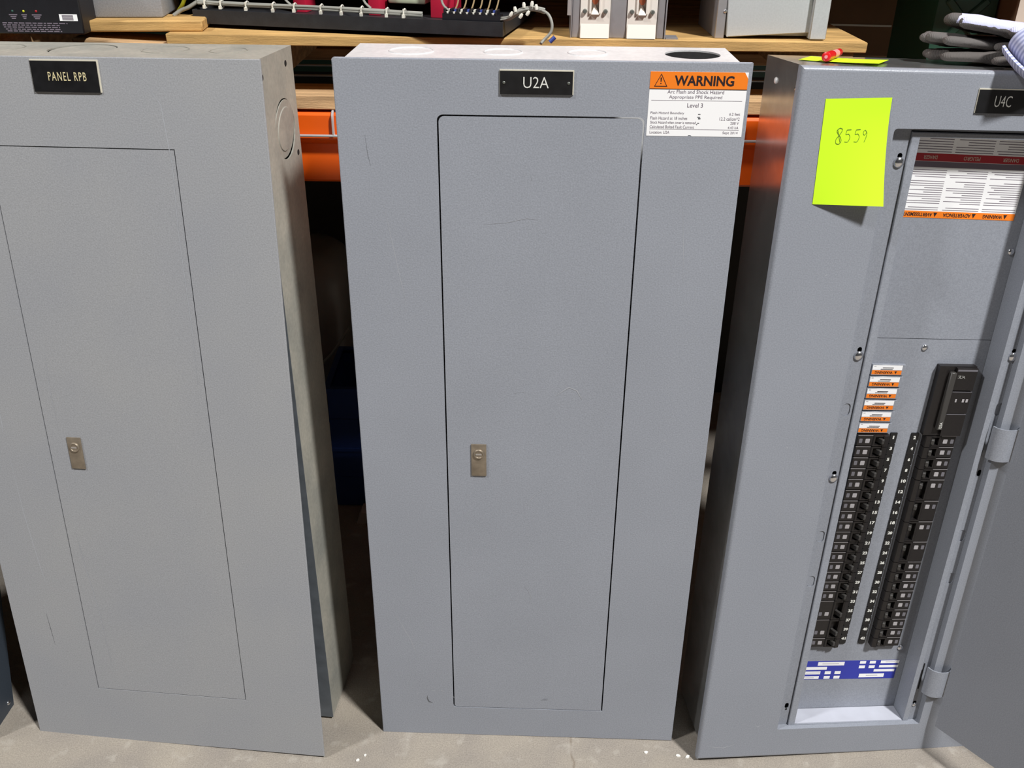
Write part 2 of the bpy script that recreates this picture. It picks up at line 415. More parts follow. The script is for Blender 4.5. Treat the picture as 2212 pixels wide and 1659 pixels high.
for s, x0, x1, zc, h in (('Arc Flash and Shock Hazard', .1575, .2275, 1.1343, .0044), ('Appropriate PPE Required', .1600, .2258, 1.1275, .0050), ('Level 3', .1835, .2030, 1.1180, .0052),
                         ('Flash Hazard Boundary', .1385, .1805, 1.1079, .0040), ('6.2 feet', .2370, .2505, 1.1079, .0034),
                         ('Flash Hazard at 18 inches', .1387, .1850, 1.1019, .0038), ('12.2 cal/cm^2', .2255, .2505, 1.1019, .0040),
                         ('Shock Hazard when cover is removed', .1389, .1960, 1.0966, .0036), ('208 V', .2395, .2502, 1.0966, .0033),
                         ('Calculated Bolted Fault Current', .1387, .1945, 1.0911, .0038), ('4.43 kA', .2368, .2502, 1.0911, .0033),
                         ('Location: U2A', .1391, .1640, 1.0842, .0036), ('Sept 2014', .2310, .2500, 1.0842, .0040)):
    add_text(bm, s, x0, x1, zc - h / 2, zc + h / 2, -.00045)
for z in (1.1237, 1.0881): quad(bm, .1382, .2510, z - .00022, z + .00022, -.00042)
flat(bm, 'lettering', 'text_grey', lab)
bm = bmesh.new()
for (x, z, a, b) in ((.1995, 1.1070, .0030, .0010), (.1990, 1.1035, .0035, .0010), (.2000, 1.1018, .0030, .0016), (.1992, 1.0960, .0022, .0012), (.1975, 1.0945, .0010, .0014)):
    quad(bm, x - a / 2, x + a / 2, z - b / 2, z + b / 2, -.00044)
flat(bm, 'scuff', 'smudge', lab)
marks(T, -.0001, [([(-.205, .985), (-.196, .93), (-.187, .875), (-.181, .845)], .0007), ([(-.075, .958), (-.04, .962), (-.015, .968), (.0, .966)], .0006),
                  ([(-.138, .998), (-.1375, .990)], .0016), ([(-.01, 1.024), (-.0085, 1.018)], .0014), ([(.19, .99), (.196, .93), (.2, .88)], .0006),
                  ([(-.225, .28), (-.212, .25), (-.2, .22), (-.19, .185)], .0008), ([(-.168, .106), (-.162, .106)], .0035), ([(-.153, .108), (-.146, .1035)], .0028), ([(-.195, .098), (-.192, .1)], .004),
                  ([(-.132, .0945), (-.1295, .0905)], .002), ([(.03, .70), (.05, .715), (.062, .71), (.07, .695)], .0018), ([(.19, .625), (.197, .63), (.2, .622)], .0014),
                  ([(-.03, .703), (-.014, .706)], .0012), ([(.02, .54), (.0, .52), (-.012, .50)], .0008), ([(.15, .30), (.156, .27)], .0006), ([(-.01, .345), (-.004, .338), (.002, .325), (.0, .31)], .0008),
                  ([(.21, .052), (.217, .05), (.22, .047)], .001), ([(.171, .052), (.175, .053)], .001)], .0008)
marks(T, -.0001, [([(-.178, .090), (-.176, .084), (-.174, .079), (-.168, .077)], .0026), ([(-.177, .0935), (-.176, .087)], .003), ([(.026, .093), (.036, .094)], .0024), ([(.024, .0905), (.034, .0912)], .0012), ([(-.224, 1.075), (-.222, 1.05), (-.219, 1.035)], .0005)], .001, 'smudge', 'scuffs')

# ============================================================ left panelboard (PANEL RPB)
T = thing('panelboard', 'grey dusty panelboard with PANEL RPB nameplate, its trim pulled off at bottom', 'panelboard', PL, 'panelboards leaning in a row')
BL = Matrix.Translation((-.003, .0035, 1.1570)) @ Matrix.Rotation(R(4.15), 4, 'X')
bx = shell('box', .2575, -1.150, 0, 0, .1475, 'zinc_old', T, holes_top=[circle(-.02, .085, .046, 32)], loc=BL, right_holes=[circle(.088, -.105, .042, 32)])
bm = bmesh.new(); add_plate(bm, [(-.2577, -1.1495), (.2577, -1.1495), (.2577, -.02), (-.2577, -.02)], [[(-.228, -1.12), (.228, -1.12), (.228, -.03), (-.228, -.03)]], -.0012, .0006)
finish(bm, 'front_flange', 'flange', T, None, BL)
lathe('knockout', [(.0405, 0), (.0405, .0015), (.031, .0017), (.030, .0028), (.0, .0028)], BL @ Matrix.Translation((.2552, .088, -.105)) @ Matrix.Rotation(R(90), 4, 'Y') @ Matrix.Rotation(R(4), 4, 'Y'), 'zinc_old', T, 36)
lathe('knockout', [(.0445, 0), (.0445, .001), (.0, .0016)], BL @ Matrix.Translation((-.02, .085, -.003)) @ Matrix.Rotation(R(1.5), 4, 'X'), 'zinc_old', T, 36)
for hx, hr in ((.10, .032), (-.14, .032), (.19, .026)):
    lathe('knockout_ring', [(hr, 0), (hr, .0008), (hr - .0015, .0008), (hr - .0015, 0)], BL @ Matrix.Translation((hx, .085, 0)), 'zinc_old', T, 32, caps=False)
for dy, dz in ((.018, -.024), (.116, -.020), (.132, -.148)):
    lathe('side_hole', [(.0042, 0), (.0042, .0006), (0, .0006)], BL @ Matrix.Translation((.2574, dy, dz)) @ Matrix.Rotation(R(90), 4, 'Y'), 'black_gap', T, 14)
bm = bmesh.new(); add_plate(bm, rrect(-.2626, .2626, 0, 1.159), [rrect(-.1340, .1330, .1120, 1.0430)], 0, .003, bevel=.001, seg=2)
finish(bm, 'trim', 'paint_left', T)
dr = bmesh.new(); add_plate(dr, rrect(-.1324, .1314, .1134, 1.0416), [], .0002, .0028); finish(dr, 'door', 'paint_left', T, 35)
lock(T, -.1011, -.0785, .548, .602, .0002)
nameplate(T, -.0490, .0425, 1.1145, 1.1538, 0, 'PANEL RPB', (-.0265, .0262, 1.1290, 1.1400), 'text_cream', off=.006, tsp=1.25, border=.0018)
marks(T, -.0001, [([(-.215, .97), (-.21, .85), (-.205, .72), (-.203, .62), (-.206, .60)], .0010), ([(-.206, .60), (-.222, .582)], .0010), ([(-.203, .58), (-.2, .46), (-.192, .36), (-.186, .31)], .0009),
                  ([(.11, 1.12), (.122, 1.10), (.127, 1.02), (.123, .93), (.124, .8), (.122, .7)], .0009), ([(-.11, .74), (-.113, .68), (-.112, .62)], .0007), ([(-.118, .43), (-.112, .36), (-.104, .28), (-.1, .16)], .0008),
                  ([(.132, .118), (.155, .119)], .0012)], .0008)
marks(T, -.0001, [([(-.2, .265), (-.198, .235), (-.196, .20)], .0011)], .001, 'smudge', 'scuffs')

# ============================================================ right panelboard (U4C)
T = thing('panelboard', 'grey open panelboard with U4C nameplate, door swung out over black breakers', 'panelboard', PR, 'panelboards leaning in a row')
shell('box', .2535, .0125, 1.1570, .012, .1625, 'zinc_shiny', T, holes_top=[circle(.06, .095, .03, 28)])
bm = bmesh.new(); add_plate(bm, [(-.2648, .0), (.2648, 0), (.2648, 1.159), (-.2648, 1.159)], [rrect(-.1290, .1290, .0630, 1.0850, (.002, .002, .005, .005))], 0, .012, bevel=.0055, seg=5)
finish(bm, 'trim', 'paint_right', T)
def skew(deg, zc=.5): return Matrix.Translation((0, 0, zc)) @ Matrix.Rotation(R(deg), 4, 'Y') @ Matrix.Translation((0, 0, -zc))
SL = skew(.45); SI = skew(1.3)
slots_l = [(-.1125, 1.0405), (-.1125, .7635), (-.1120, .559), (-.1110, .0994)]; slots_r = [(.1235, 1.0405), (.1240, .762), (.1225, .559), (.1215, .0953)]
blind_l = [(-.1140, .6735), (-.1130, .4506), (-.1135, .3646)]; blind_r = [(.1255, .6736), (.1225, .4483), (.1235, .3656)]
holes = [stadium(x, z + .0045, .0034, .0060) for x, z in slots_l + slots_r] + [stadium(x, z, .0058, .0105) for x, z in blind_l + blind_r]
bm = bmesh.new(); add_plate(bm, [(-.147, .046), (.149, .046), (.149, 1.102), (-.147, 1.102)], holes + [[(-.1040, .0585), (.1162, .0585), (.1162, 1.0805), (-.1040, 1.0805)]], .0122, .0140)
finish(bm, 'mounting_ledge', 'paint_right', T, 35, SL)
plate('ledge_backing', [(-.145, .047), (-.107, .047), (-.107, 1.1), (-.145, 1.1)], [], .0185, .0195, 'black_gap', T, loc=SL)
plate('ledge_backing', [(.119, .047), (.148, .047), (.148, 1.1), (.119, 1.1)], [], .0185, .0195, 'black_gap', T, loc=SL)
for x, z in blind_l + blind_r:
    plate('slot_plug', stadium(x, z, .0056, .0102), [], .0136, .0150, 'paint_right', T, loc=SL)
bm = bmesh.new(); add_plate(bm, [(-.1035, .0600), (.1157, .0600), (.1157, 1.0790), (-.1035, 1.0790)], [[(-.0920, .0640), (.1060, .0640), (.1060, 1.0725), (-.0920, 1.0725)]], .0085, .0445, bevel=.001, seg=1)
finish(bm, 'inner_frame', 'paint_right', T, None, SL)
box('lit_sill_strip', (-.0915, .1055, .0105, .0444, .0641, .0651), 'sill_lit', T, loc=SL)  # paler strip added on the frame's bottom wall; overhead light put into its colour
plate('upper_cover', [(-.112, .7748), (.116, .7748), (.116, 1.082), (-.112, 1.082)], [], .0450, .0465, 'paint_right', T, loc=SI)
plate('deadfront', [(-.118, .050), (.120, .050), (.120, .7738), (-.118, .7738)], [], .0452, .0467, 'paint_right', T, loc=SI)
plate('cover_seam', [(-.112, .773), (.116, .773), (.116, .7756), (-.112, .7756)], [], .0468, .0472, 'black_gap', T, loc=SI)
for (x, z, r) in ((-.1125, 1.0385, .0074), (-.1125, .7605, .0074), (-.1120, .557, .0072), (.1240, .760, .0074), (.1215, .0975, .0042)):
    screw('screw', x, .0122, z, r, T, base=SL)
screw('screw', -.1110, .0135, .096, .003, T, 'black_gap', base=SL)
for (x, z, r) in ((.0010, .7605, .0052), (.094, .911, .0050), (.0945, .198, .0052)): screw('screw', x, .0450, z, r, T, base=SI)

PITCH = .01947; Z0 = .6085; FACE = .0452
def row(k): return Z0 - PITCH * k
# filler plates with upside-down warning labels
def filler(k):
    f = box('filler_plate', (-.0262, .0262, -.0035, .0022, -.0088, .0088), 'paint_right', T, .0006, 1, loc=SI @ Matrix.Translation((-.0505, FACE - .0022, row(k))))
    return f
f0 = None
for k in range(-6, 0):
    loc = SI @ Matrix.Translation((-.0505, FACE - .0022, row(k)))
    if f0 is None:
        f0 = filler(k)
        bm = bmesh.new(); quad(bm, -.0252, .0212, .0000, .0078, -.00365); lw = flat(bm, 'label_text_panel', 'label_white', f0)
        bm = bmesh.new(); quad(bm, -.0252, .0212, -.0072, -.0006, -.00365); lo = flat(bm, 'label_warning_band', 'label_orange', f0)
        bm = bmesh.new(); add_text(bm, 'WARNING', -.0205, .0075, -.0060, -.0018, -.0038, .02, flip=True)
        add_plate(bm, [(.0100, -.0019), (.0142, -.0019), (.0121, -.0062)], [], -.0038, -.0037)
        quad(bm, -.0095, .0075, .0030, .0042, -.0038); quad(bm, -.0125, .0065, .0010, .0019, -.0038); quad(bm, -.0235, -.0200, .0058, .0064, -.0038); lt = flat(bm, 'lettering', 'text_black', f0)
    else:
        f = copy_of(f0, 'filler_plate', T, loc)
        for s in (lw, lo, lt): copy_of(s, s.name.split('.')[0], f, (0, 0, 0))
# breakers
def breaker_mesh(h, side):
    prof = [(-.0255, 0), (-.0255, -.0085), (-.0245, -.0095), (-.0010, -.0095), (.0005, -.0110), (.0030, -.0110), (.0035, -.0040), (.0150, -.0040), (.0155, -.0120), (.0180, -.0135), (.0245, -.0120), (.0255, -.0105), (.0255, 0)]
    bm = bmesh.new()
    bot = [bm.verts.new((side * x, y, -h / 2)) for x, y in prof]; top = [bm.verts.new((side * x, y, h / 2)) for x, y in prof]
    n = len(prof)
    for i in range(n): bm.faces.new((bot[i], bot[(i + 1) % n], top[(i + 1) % n], top[i]))
    bm.faces.new(bot); bm.faces.new(top)
    # end cheeks closing the handle slot
    for s in (-1, 1): add_box(bm, *(sorted((side * .003, side * .0158))), -.0110, -.001, *(sorted((s * h / 2, s * (h / 2 - .0025)))))
    return bm
cache = {}
def breaker(side, xc, zc, rows, hz):
    key = (side, rows, hz)
    loc = SI @ Matrix.Translation((xc, FACE, zc)); h = PITCH * rows - .0012
    if key not in cache:
        b = finish(breaker_mesh(h, side), 'breaker', 'breaker', T, None, loc); subs = []
        bm = bmesh.new(); mt = Matrix.Translation((side * .0092, -.004, hz)) @ Matrix.Rotation(R(side * 28), 4, 'Z')
        vs, fs = add_box(bm, -.0026, .0026, -.0125, .001, -.0042, .0042, mt)
        bmesh.ops.bevel(bm, geom=[e for e in bm.edges], offset=.0009, segments=1, affect='EDGES')
        subs.append(finish(bm, 'handle', 'breaker_handle', b))
        for (wx, ww, wm) in ((-.0195, .0052, 'window_a'), (-.0085, .0070, 'window_b')):
            cx = side * wx
            bm = bmesh.new(); add_plate(bm, rrect(cx - ww / 2, cx + ww / 2, hz - .0042, hz + .0030, (.0008,) * 4, 2), [], -.0098, -.0094)
            subs.append(finish(bm, 'rating_window', wm, b))
        bm = bmesh.new(); quad(bm, *(sorted((side * -.0250, side * -.0010))), h / 2 - .0009, h / 2 - .0001, -.0097); subs.append(flat(bm, 'moulded_edge', 'window_b', b))
        cache[key] = (b, subs); return b
    b0, subs = cache[key]; b = copy_of(b0, 'breaker', T, loc)
    for s in subs: copy_of(s, s.name.split('.')[0], b, (0, 0, 0))
    return b
XL, XR = -.0507, .0585
for k in range(16): breaker(1, XL, row(k), 1, 0.)
for k in (16, 18): breaker(1, XL, (row(k) + row(k + 1)) / 2, 2, -.0075)
breaker(1, XL, row(20), 1, 0.)
for k in range(4): breaker(-1, XR, row(k), 1, 0.)
for k in (4, 6, 8, 10): breaker(-1, XR, (row(k) + row(k + 1)) / 2, 2, .0085)
for k in range(12, 21): breaker(-1, XR, row(k), 1, 0.)
# main breaker, three poles
zm0, zm1 = row(-1) - PITCH / 2 + .0008, row(-6) + PITCH / 2
bm = bmesh.new(); add_box(bm, -.029, .029, -.010, 0, -(zm1 - zm0) / 2, (zm1 - zm0) / 2)
for i in range(3):
    a = -(zm1 - zm0) / 2 + (zm1 - zm0) / 3 * i; add_box(bm, -.004, .0286, -.0150, -.0100, a + .0012, a + (zm1 - zm0) / 3 - .0012)
mb = finish(bm, 'main_breaker', 'breaker', T, None, SI @ Matrix.Translation((.0565, FACE, (zm0 + zm1) / 2)))
box('handle_bar', (-.0135, -.0040, -.0172, -.010, -.046, .050), 'breaker_handle', mb, .0012, 1)
bm = bmesh.new(); quad(bm, -.003, .0282, .0520, .0550, -.0152); flat(bm, 'moulded_edge', 'window_a', mb)
for i, z in enumerate((.0176, -.0200)):
    bm = bmesh.new(); quad(bm, -.003, .0282, z, z + .0012, -.0152); flat(bm, 'moulded_edge', 'window_a', mb)
for (x, ww) in ((.006, .0025), (.0175, .0035), (.0235, .0035)):
    bm = bmesh.new(); quad(bm, x - ww / 2, x + ww / 2, .001, .0065, -.0153); flat(bm, 'rating_window', 'window_b', mb)
bm = bmesh.new(); add_text(bm, '125A', -.0055, .0055, -.0022, .0022, 0, .01, fn=lambda x, y, z: (-.0088 - z, -.0175, -.038 + x)); flat(bm, 'lettering', 'text_white', mb)
bm = bmesh.new()
for l in ([(-.001, .0445), (.004, .0445), (.002, .0425), (.004, .0405)], [(.005, .0445), (.010, .0440)], [(.005, .0405), (.0085, .0430), (.011, .0405)], [(-.001, .041), (.003, .0412)]): ribbon(bm, l, .0009, -.0153)
flat(bm, 'printed_mark', 'text_white', mb)
# number strips
for (x0, x1, start) in ((-.0200, -.0085, 1), (.0140, .0265, 2)):
    bm = bmesh.new()
    for k in range(21):
        z = row(k); add_box(bm, x0 + .0004, x1 - .0004, -.0022, 0, z - PITCH / 2 + .0016, z + PITCH / 2 - .0002); add_box(bm, x0 + .0014, x1 - .0014, -.0020, 0, z - PITCH / 2 - .0002, z - PITCH / 2 + .0018)
    ns = finish(bm, 'number_strip', 'plate_black', T, None, SI @ Matrix.Translation((0, FACE, 0)))
    bm = bmesh.new()
    for k in range(21):
        s = str(start + 2 * k); z = row(k); cx = (x0 + x1) / 2; wd = .0040 if len(s) == 1 and s != '1' else (.0022 if s == '1' else .0078)
        add_text(bm, s, cx - wd / 2, cx + wd / 2, z - .0008, z + .0050, -.0024, .045)
    flat(bm, 'lettering', 'text_white', ns)
# blue circuit schedule label
bl = plate('schedule_label', [(-.078, .1300), (.098, .1300), (.098, .1705), (-.078, .1705)], [], -.0003, 0, 'label_blue', T, loc=SI @ Matrix.Translation((0, FACE, 0)))
bm = bmesh.new()
for (a, b, z0, z1) in ((-.048, .000, .1605, .1685), (-.072, -.030, .1515, .1580), (-.076, -.040, .1415, .1480), (-.076, -.041, .1312, .1375), (-.032, -.021, .1415, .1480), (-.014, -.003, .1415, .1480), (-.032, -.021, .1312, .1375), (-.014, -.003, .1312, .1375),
                       (.028, .039, .1635, .1695), (.046, .057, .1635, .1695), (.028, .039, .1535, .1598), (.046, .057, .1535, .1598), (.066, .100, .1640, .1700), (.065, .100, .1545, .1600), (.057, .095, .1455, .1510), (.032, .078, .1330, .1412)):
    bm = bmesh.new(); quad(bm, a, b, z0, z1, -.0005); flat(bm, 'printed_cell', 'label_white', bl)
bm = bmesh.new()
for (a, b, z) in ((-.040, -.01, .1645), (-.066, -.04, .1447), (-.066, -.05, .1340), (.075, .092, .1668), (.045, .066, .1372)): quad(bm, a, b, z - .0004, z + .0004, -.0006)
flat(bm, 'lettering', 'text_grey', bl)['kind'] = 'stuff'
# upside-down three-language warning sheet
wsx0, wsx1 = -.083, .0845
ws = plate('warning_sheet', [(wsx0, .9560), (wsx1, .9560), (wsx1, 1.0780), (wsx0, 1.0780)], [], -.0003, 0, 'label_white', T, loc=SI @ Matrix.Translation((0, .0450, 0)))
bm = bmesh.new(); quad(bm, wsx0, wsx1, .9560, .9655, -.0004); flat(bm, 'orange_band', 'label_orange', ws)
bm = bmesh.new(); quad(bm, wsx0, wsx1, 1.0345, 1.0450, -.0004); flat(bm, 'red_band', 'label_red', ws)
bm = bmesh.new(); quad(bm, wsx0, wsx1, 1.0262, 1.0340, -.0004); flat(bm, 'grey_band', 'text_grey', ws)
bm = bmesh.new()
for (s, a, b) in (('AVERTISSEMENT', -.081, -.038), ('ADVERTENCIA', -.022, .019), ('WARNING', .037, .066)):
    add_text(bm, s, a, b, .9580, .9632, -.0006, .02, flip=True); add_plate(bm, [(b + .0015, .9637), (b + .0070, .9637), (b + .0042, .9575)], [], -.0006, -.0005)
flat(bm, 'band_lettering', 'text_black', ws)
bm = bmesh.new()
for (s, a, b) in (('DANGER', -.070, -.050), ('PELIGRO', -.012, .012), ('DANGER', .045, .068)):
    bm = bmesh.new(); add_text(bm, s, a, b, 1.0372, 1.0422, -.0006, .01, flip=True); flat(bm, 'red_band_lettering', 'paper', ws)
bm = bmesh.new()
for (a, b) in ((-.081, -.0315), (-.0265, .0285), (.0335, .0830)):
    z = .9672; skip = random.choice((3, 4))
    i = 0
    while z < 1.0240:
        ln = (b - a) * random.choice((1, 1, .97, .9, .55, .8))
        if i not in (2, 14): quad(bm, b - ln, b, z, z + .0008, -.00045)
        z += .00305; i += 1
    z = 1.0470
    while z < 1.0760:
        ln = (b - a) * random.choice((1, 1, .95, .7)); quad(bm, b - ln, b, z, z + .0009, -.00045); z += .0034
flat(bm, 'text_lines', 'text_grey', ws)
nameplate(T, -.0262, .0430, 1.1068, 1.1362, 0, 'U4C', (-.0030, .0200, 1.1150, 1.1290), 'text_white', off=-.006)
# hinges and open door
def hinge(zc):
    bm = bmesh.new(); n = 8; h = .027
    rng = []
    for k in range(n + 1):
        a = R(180 - 165 * k / n); rng.append((.1405 + .0215 * math.cos(a), .004 - .0170 * math.sin(a)))
    inn = [(.1405 + (x - .1405) * .90, .004 + (y - .004) * .90) for x, y in rng]
    for lo, hi in ((-h, h),):
        ring = rng + inn[::-1]
        b0 = [bm.verts.new((x, y, lo)) for x, y in ring]; b1 = [bm.verts.new((x, y, hi)) for x, y in ring]
        m = len(ring)
        for i in range(m): bm.faces.new((b0[i], b0[(i + 1) % m], b1[(i + 1) % m], b1[i]))
        for i in range(n): bm.faces.new((b0[i], b0[i + 1], b0[m - 2 - i], b0[m - 1 - i])); bm.faces.new((b1[i], b1[i + 1], b1[m - 2 - i], b1[m - 1 - i]))
    o = finish(bm, 'hinge', 'paint_right', T, 40, Matrix.Translation((0, 0, zc)))
    box('slot', (.1165, .1187, .0116, .0135, zc - h - .001, zc + h + .001), 'black_gap', T)
    return o
hinge(.622); hinge(.160)
DM = Matrix.Translation((.1520, -.0165, 0)) @ Matrix.Rotation(R(-60.8), 4, 'Z')
bm = bmesh.new(); add_box(bm, -.004, .252, 0, .0018, .069, 1.0785)
finish(bm, 'door', 'paint_right', T, None, DM)
marks(T, -.0001, [([(-.2, .62), (-.198, .617)], .003), ([(-.187, .885), (-.185, .888)], .003), ([(-.23, .20), (-.2295, .196)], .003), ([(-.17, .075), (-.165, .071), (-.158, .075)], .0012), ([(-.25, .03), (-.22, .026), (-.2, .033)], .0012), ([(-.19, .04), (-.185, .06)], .001)], .001)
screw('side_rivet', 0, 0, 0, .005, T, 'chrome').matrix_local = Matrix.Translation((-.2535, .035, 1.128)) @ Matrix.Rotation(R(-90), 4, 'Y')
screw('side_rivet', 0, 0, 0, .0045, T, 'zinc').matrix_local = Matrix.Translation((-.2535, .115, 1.128)) @ Matrix.Rotation(R(-90), 4, 'Y')

# ------------------------------------------------------------------ dark cabinet at the far left
T = thing('panelboard', 'dark blue-grey steel cabinet corner at the far left edge', 'cabinet', panel_matrix(-1.176, 1.190, .0145, -2, 9, 3.4), 'panelboards leaning in a row')
shell('box', .255, .002, 1.10, .003, .084, 'paint_dark', T)
box('trim', (-.26, .26, 0, .003, .001, 1.105), 'paint_dark', T, .001, 1)
screw('side_screw', 0, 0, 0, .0045, T, 'chrome').matrix_local = Matrix.Translation((.255, .068, .030)) @ Matrix.Rotation(R(90), 4, 'Y')

# ------------------------------------------------------------------ sticky notes and marker
def note_obj(name, mtx, w2, h, lift, label, cat='sticky note', digits=False, twist=0.):
    def S(u, v):   # u -1..1, v 0 (stuck top) .. 1
        k = max(0, (v - .12) / .88) ** 1.6
        return Vector((u * w2 - .011 * v * 0, -.0006 - lift * k * (1 + twist * u), -v * h * (1 - .04 * k)))
    bm = bmesh.new(); nu, nv = 6, 16
    for off in (0, .00018):
        g = [[bm.verts.new(S(i / nu * 2 - 1, j / nv) + Vector((0, off, 0))) for i in range(nu + 1)] for j in range(nv + 1)]
        for j in range(nv):
            for i in range(nu): bm.faces.new((g[j][i], g[j][i + 1], g[j + 1][i + 1], g[j + 1][i]))
    me = bpy.data.meshes.new(name); bm.to_mesh(me); bm.free()
    for p in me.polygons: p.use_smooth = True
    o = link(name, me, 'neon'); o.matrix_world = mtx; tag(o, label, cat)
    if digits:
        bm = bmesh.new()
        D = {'8': [[(.9, .95), (.5, 1), (.1, .85), (.3, .65), (.7, .45), (.9, .2), (.6, 0), (.15, .05), (.1, .3), (.5, .55), (.85, .8), (.9, .95)], [(.2, .9), (.75, .1)]],
             '5': [[(.95, 1), (.3, .98)], [(.3, .98), (.2, .62), (.6, .66), (.85, .4), (.6, .05), (.1, .05)]],
             '9': [[(.8, .75), (.5, .95), (.25, .75), (.45, .55), (.8, .75), (.75, .4), (.5, .0)]]}
        for k, (ch, cx) in enumerate((('8', -.46), ('5', -.20), ('5', .08), ('9', .31))):
            wd, ht = .20, .115
            for st in D[ch]:
                P = smooth_path([(p[0], p[1], 0) for p in st], 4)
                prev = None
                for i, p in enumerate(P):
                    d = (P[min(i + 1, len(P) - 1)] - P[max(i - 1, 0)]).normalized(); nn = Vector((-d.y, d.x, 0)) * .027
                    pr = []
                    for sg in (1, -1):
                        q = p + nn * sg; s3 = S(cx + (q.x - .5) * wd, .335 - (q.y - .5) * ht * (1 if ch != '8' else 1.25)); pr.append(bm.verts.new(s3 + Vector((0, -.0003, 0))))
                    if prev: bm.faces.new((prev[0], prev[1], pr[1], pr[0]))
                    prev = pr
        flat(bm, 'handwriting', 'text_green', o)
    return o
NOTE = PR @ Matrix.Translation((-.1840, 0, 1.1218)) @ Matrix.Rotation(R(-2.2), 4, 'Y')
note_obj('sticky_note', NOTE,   .0437, .1410, .0112, 'bright neon yellow sticky note marked 8559 on the open panelboard', digits=True, twist=1.0)
N2 = PR @ Matrix.Translation((-.215, .122, 1.1573)) @ Matrix.Rotation(R(55), 4, 'Z') @ Matrix.Rotation(R(-90), 4, 'X')
note_obj('sticky_note', N2, .034, .108, .003, 'neon yellow sticky note lying flat on the open panelboard top')
pm = PR @ Matrix.Translation((-.211, .060, 1.1652)) @ Matrix.Rotation(R(-33), 4, 'Z') @ Matrix.Rotation(R(-90), 4, 'X')
pen = thing('marker', 'short red marker pen lying on the neon sticky note', 'marker', pm)
lathe('cap', [(.0045, 0), (.0060, .001), (.0060, .034), (.0050, .034), (0, .034)], Matrix.Identity(4), 'red_pen', pen, 18)
lathe('barrel', [(.0050, .034), (.0050, .090), (.0040, .096), (0, .096)], Matrix.Identity(4), 'red_pen', pen, 18)
lathe('label_band', [(.0052, .042), (.0052, .070)], Matrix.Identity(4), 'pen_label', pen, 18, caps=False)
lathe('end_dot', [(.0022, -.0004), (.0022, .0004), (0, -.0005)], Matrix.Identity(4), 'pen_label', pen, 12)

# ------------------------------------------------------------------ gloves on the right cabinet
def glove_mat(name, dark, coat, split_x, split_z, stripes=False):
    m = bpy.data.materials.new(name); m.use_nodes = True; nt = m.node_tree; b = nt.nodes['Principled BSDF']; b.inputs['Roughness'].default_value = .85
    b.inputs['Specular IOR Level'].default_value = .2
    tc = nt.nodes.new('ShaderNodeTexCoord'); sp = nt.nodes.new('ShaderNodeSeparateXYZ'); nt.links.new(tc.outputs['Object'], sp.inputs[0])
    n = nt.nodes.new('ShaderNodeTexNoise'); n.inputs['Scale'].default_value = 60; n.inputs['Detail'].default_value = 4; nt.links.new(tc.outputs['Object'], n.inputs['Vector'])
    def mth(op, a, c):
        q = nt.nodes.new('ShaderNodeMath'); q.operation = op
        for i, v in enumerate((a, c)):
            if isinstance(v, (int, float)): q.inputs[i].default_value = v
            else: nt.links.new(v, q.inputs[i])
        return q.outputs[0]
    wob = mth('MULTIPLY', mth('SUBTRACT', n.outputs['Fac'], .5), .02)
    a = mth('GREATER_THAN', mth('ADD', sp.outputs[0], wob), split_x)
    c = mth('GREATER_THAN', mth('ADD', sp.outputs[2], mth('MULTIPLY', wob, .6)), split_z)
    f = mth('MULTIPLY', a, c)
    x = nt.nodes.new('ShaderNodeMix'); x.data_type = 'RGBA'; nt.links.new(f, x.inputs['Factor']); x.inputs[6].default_value = (*lin(dark), 1); x.inputs[7].default_value = (*lin(coat), 1)
    nt.links.new(x.outputs[2], b.inputs['Base Color'])
    kn = nt.nodes.new('ShaderNodeTexWave'); kn.inputs['Scale'].default_value = 160; kn.inputs['Distortion'].default_value = 1.5; nt.links.new(tc.outputs['Object'], kn.inputs['Vector'])
    bp = nt.nodes.new('ShaderNodeBump'); bp.inputs['Strength'].default_value = .35; bp.inputs['Distance'].default_value = .001
    nt.links.new(kn.outputs['Fac'], bp.inputs['Height']); nt.links.new(bp.outputs['Normal'], b.inputs['Normal'])
    return m
def capsule(bm, p0, p1, r0, r1, flatz=1., seg=14):
    p0, p1 = Vector(p0), Vector(p1); d = (p1 - p0); L = d.length; d.normalize(); s, u = frame_of(d)
    rings = []
    pr = [(-r0 * math.cos(a), r0 * math.sin(a)) for a in (R(8), R(35), R(62))] + [(0, r0)] + [(L * t, r0 + (r1 - r0) * t) for t in (.33, .66)] + [(L, r1)] + [(L + r1 * math.sin(a), r1 * math.cos(a)) for a in (R(28), R(55), R(82))]
    for t, r in pr:
        ring = []
        for k in range(seg):
            a = 2 * math.pi * k / seg; q = s * math.cos(a) * r + u * math.sin(a) * r; q.z *= flatz; ring.append(bm.verts.new(p0 + d * t + q))
        rings.append(ring)
    for a, b in zip(rings, rings[1:]):
        for k in range(seg): bm.faces.new((a[k], a[(k + 1) % seg], b[(k + 1) % seg], b[k]))
    bm.faces.new(rings[0]); bm.faces.new(rings[-1])
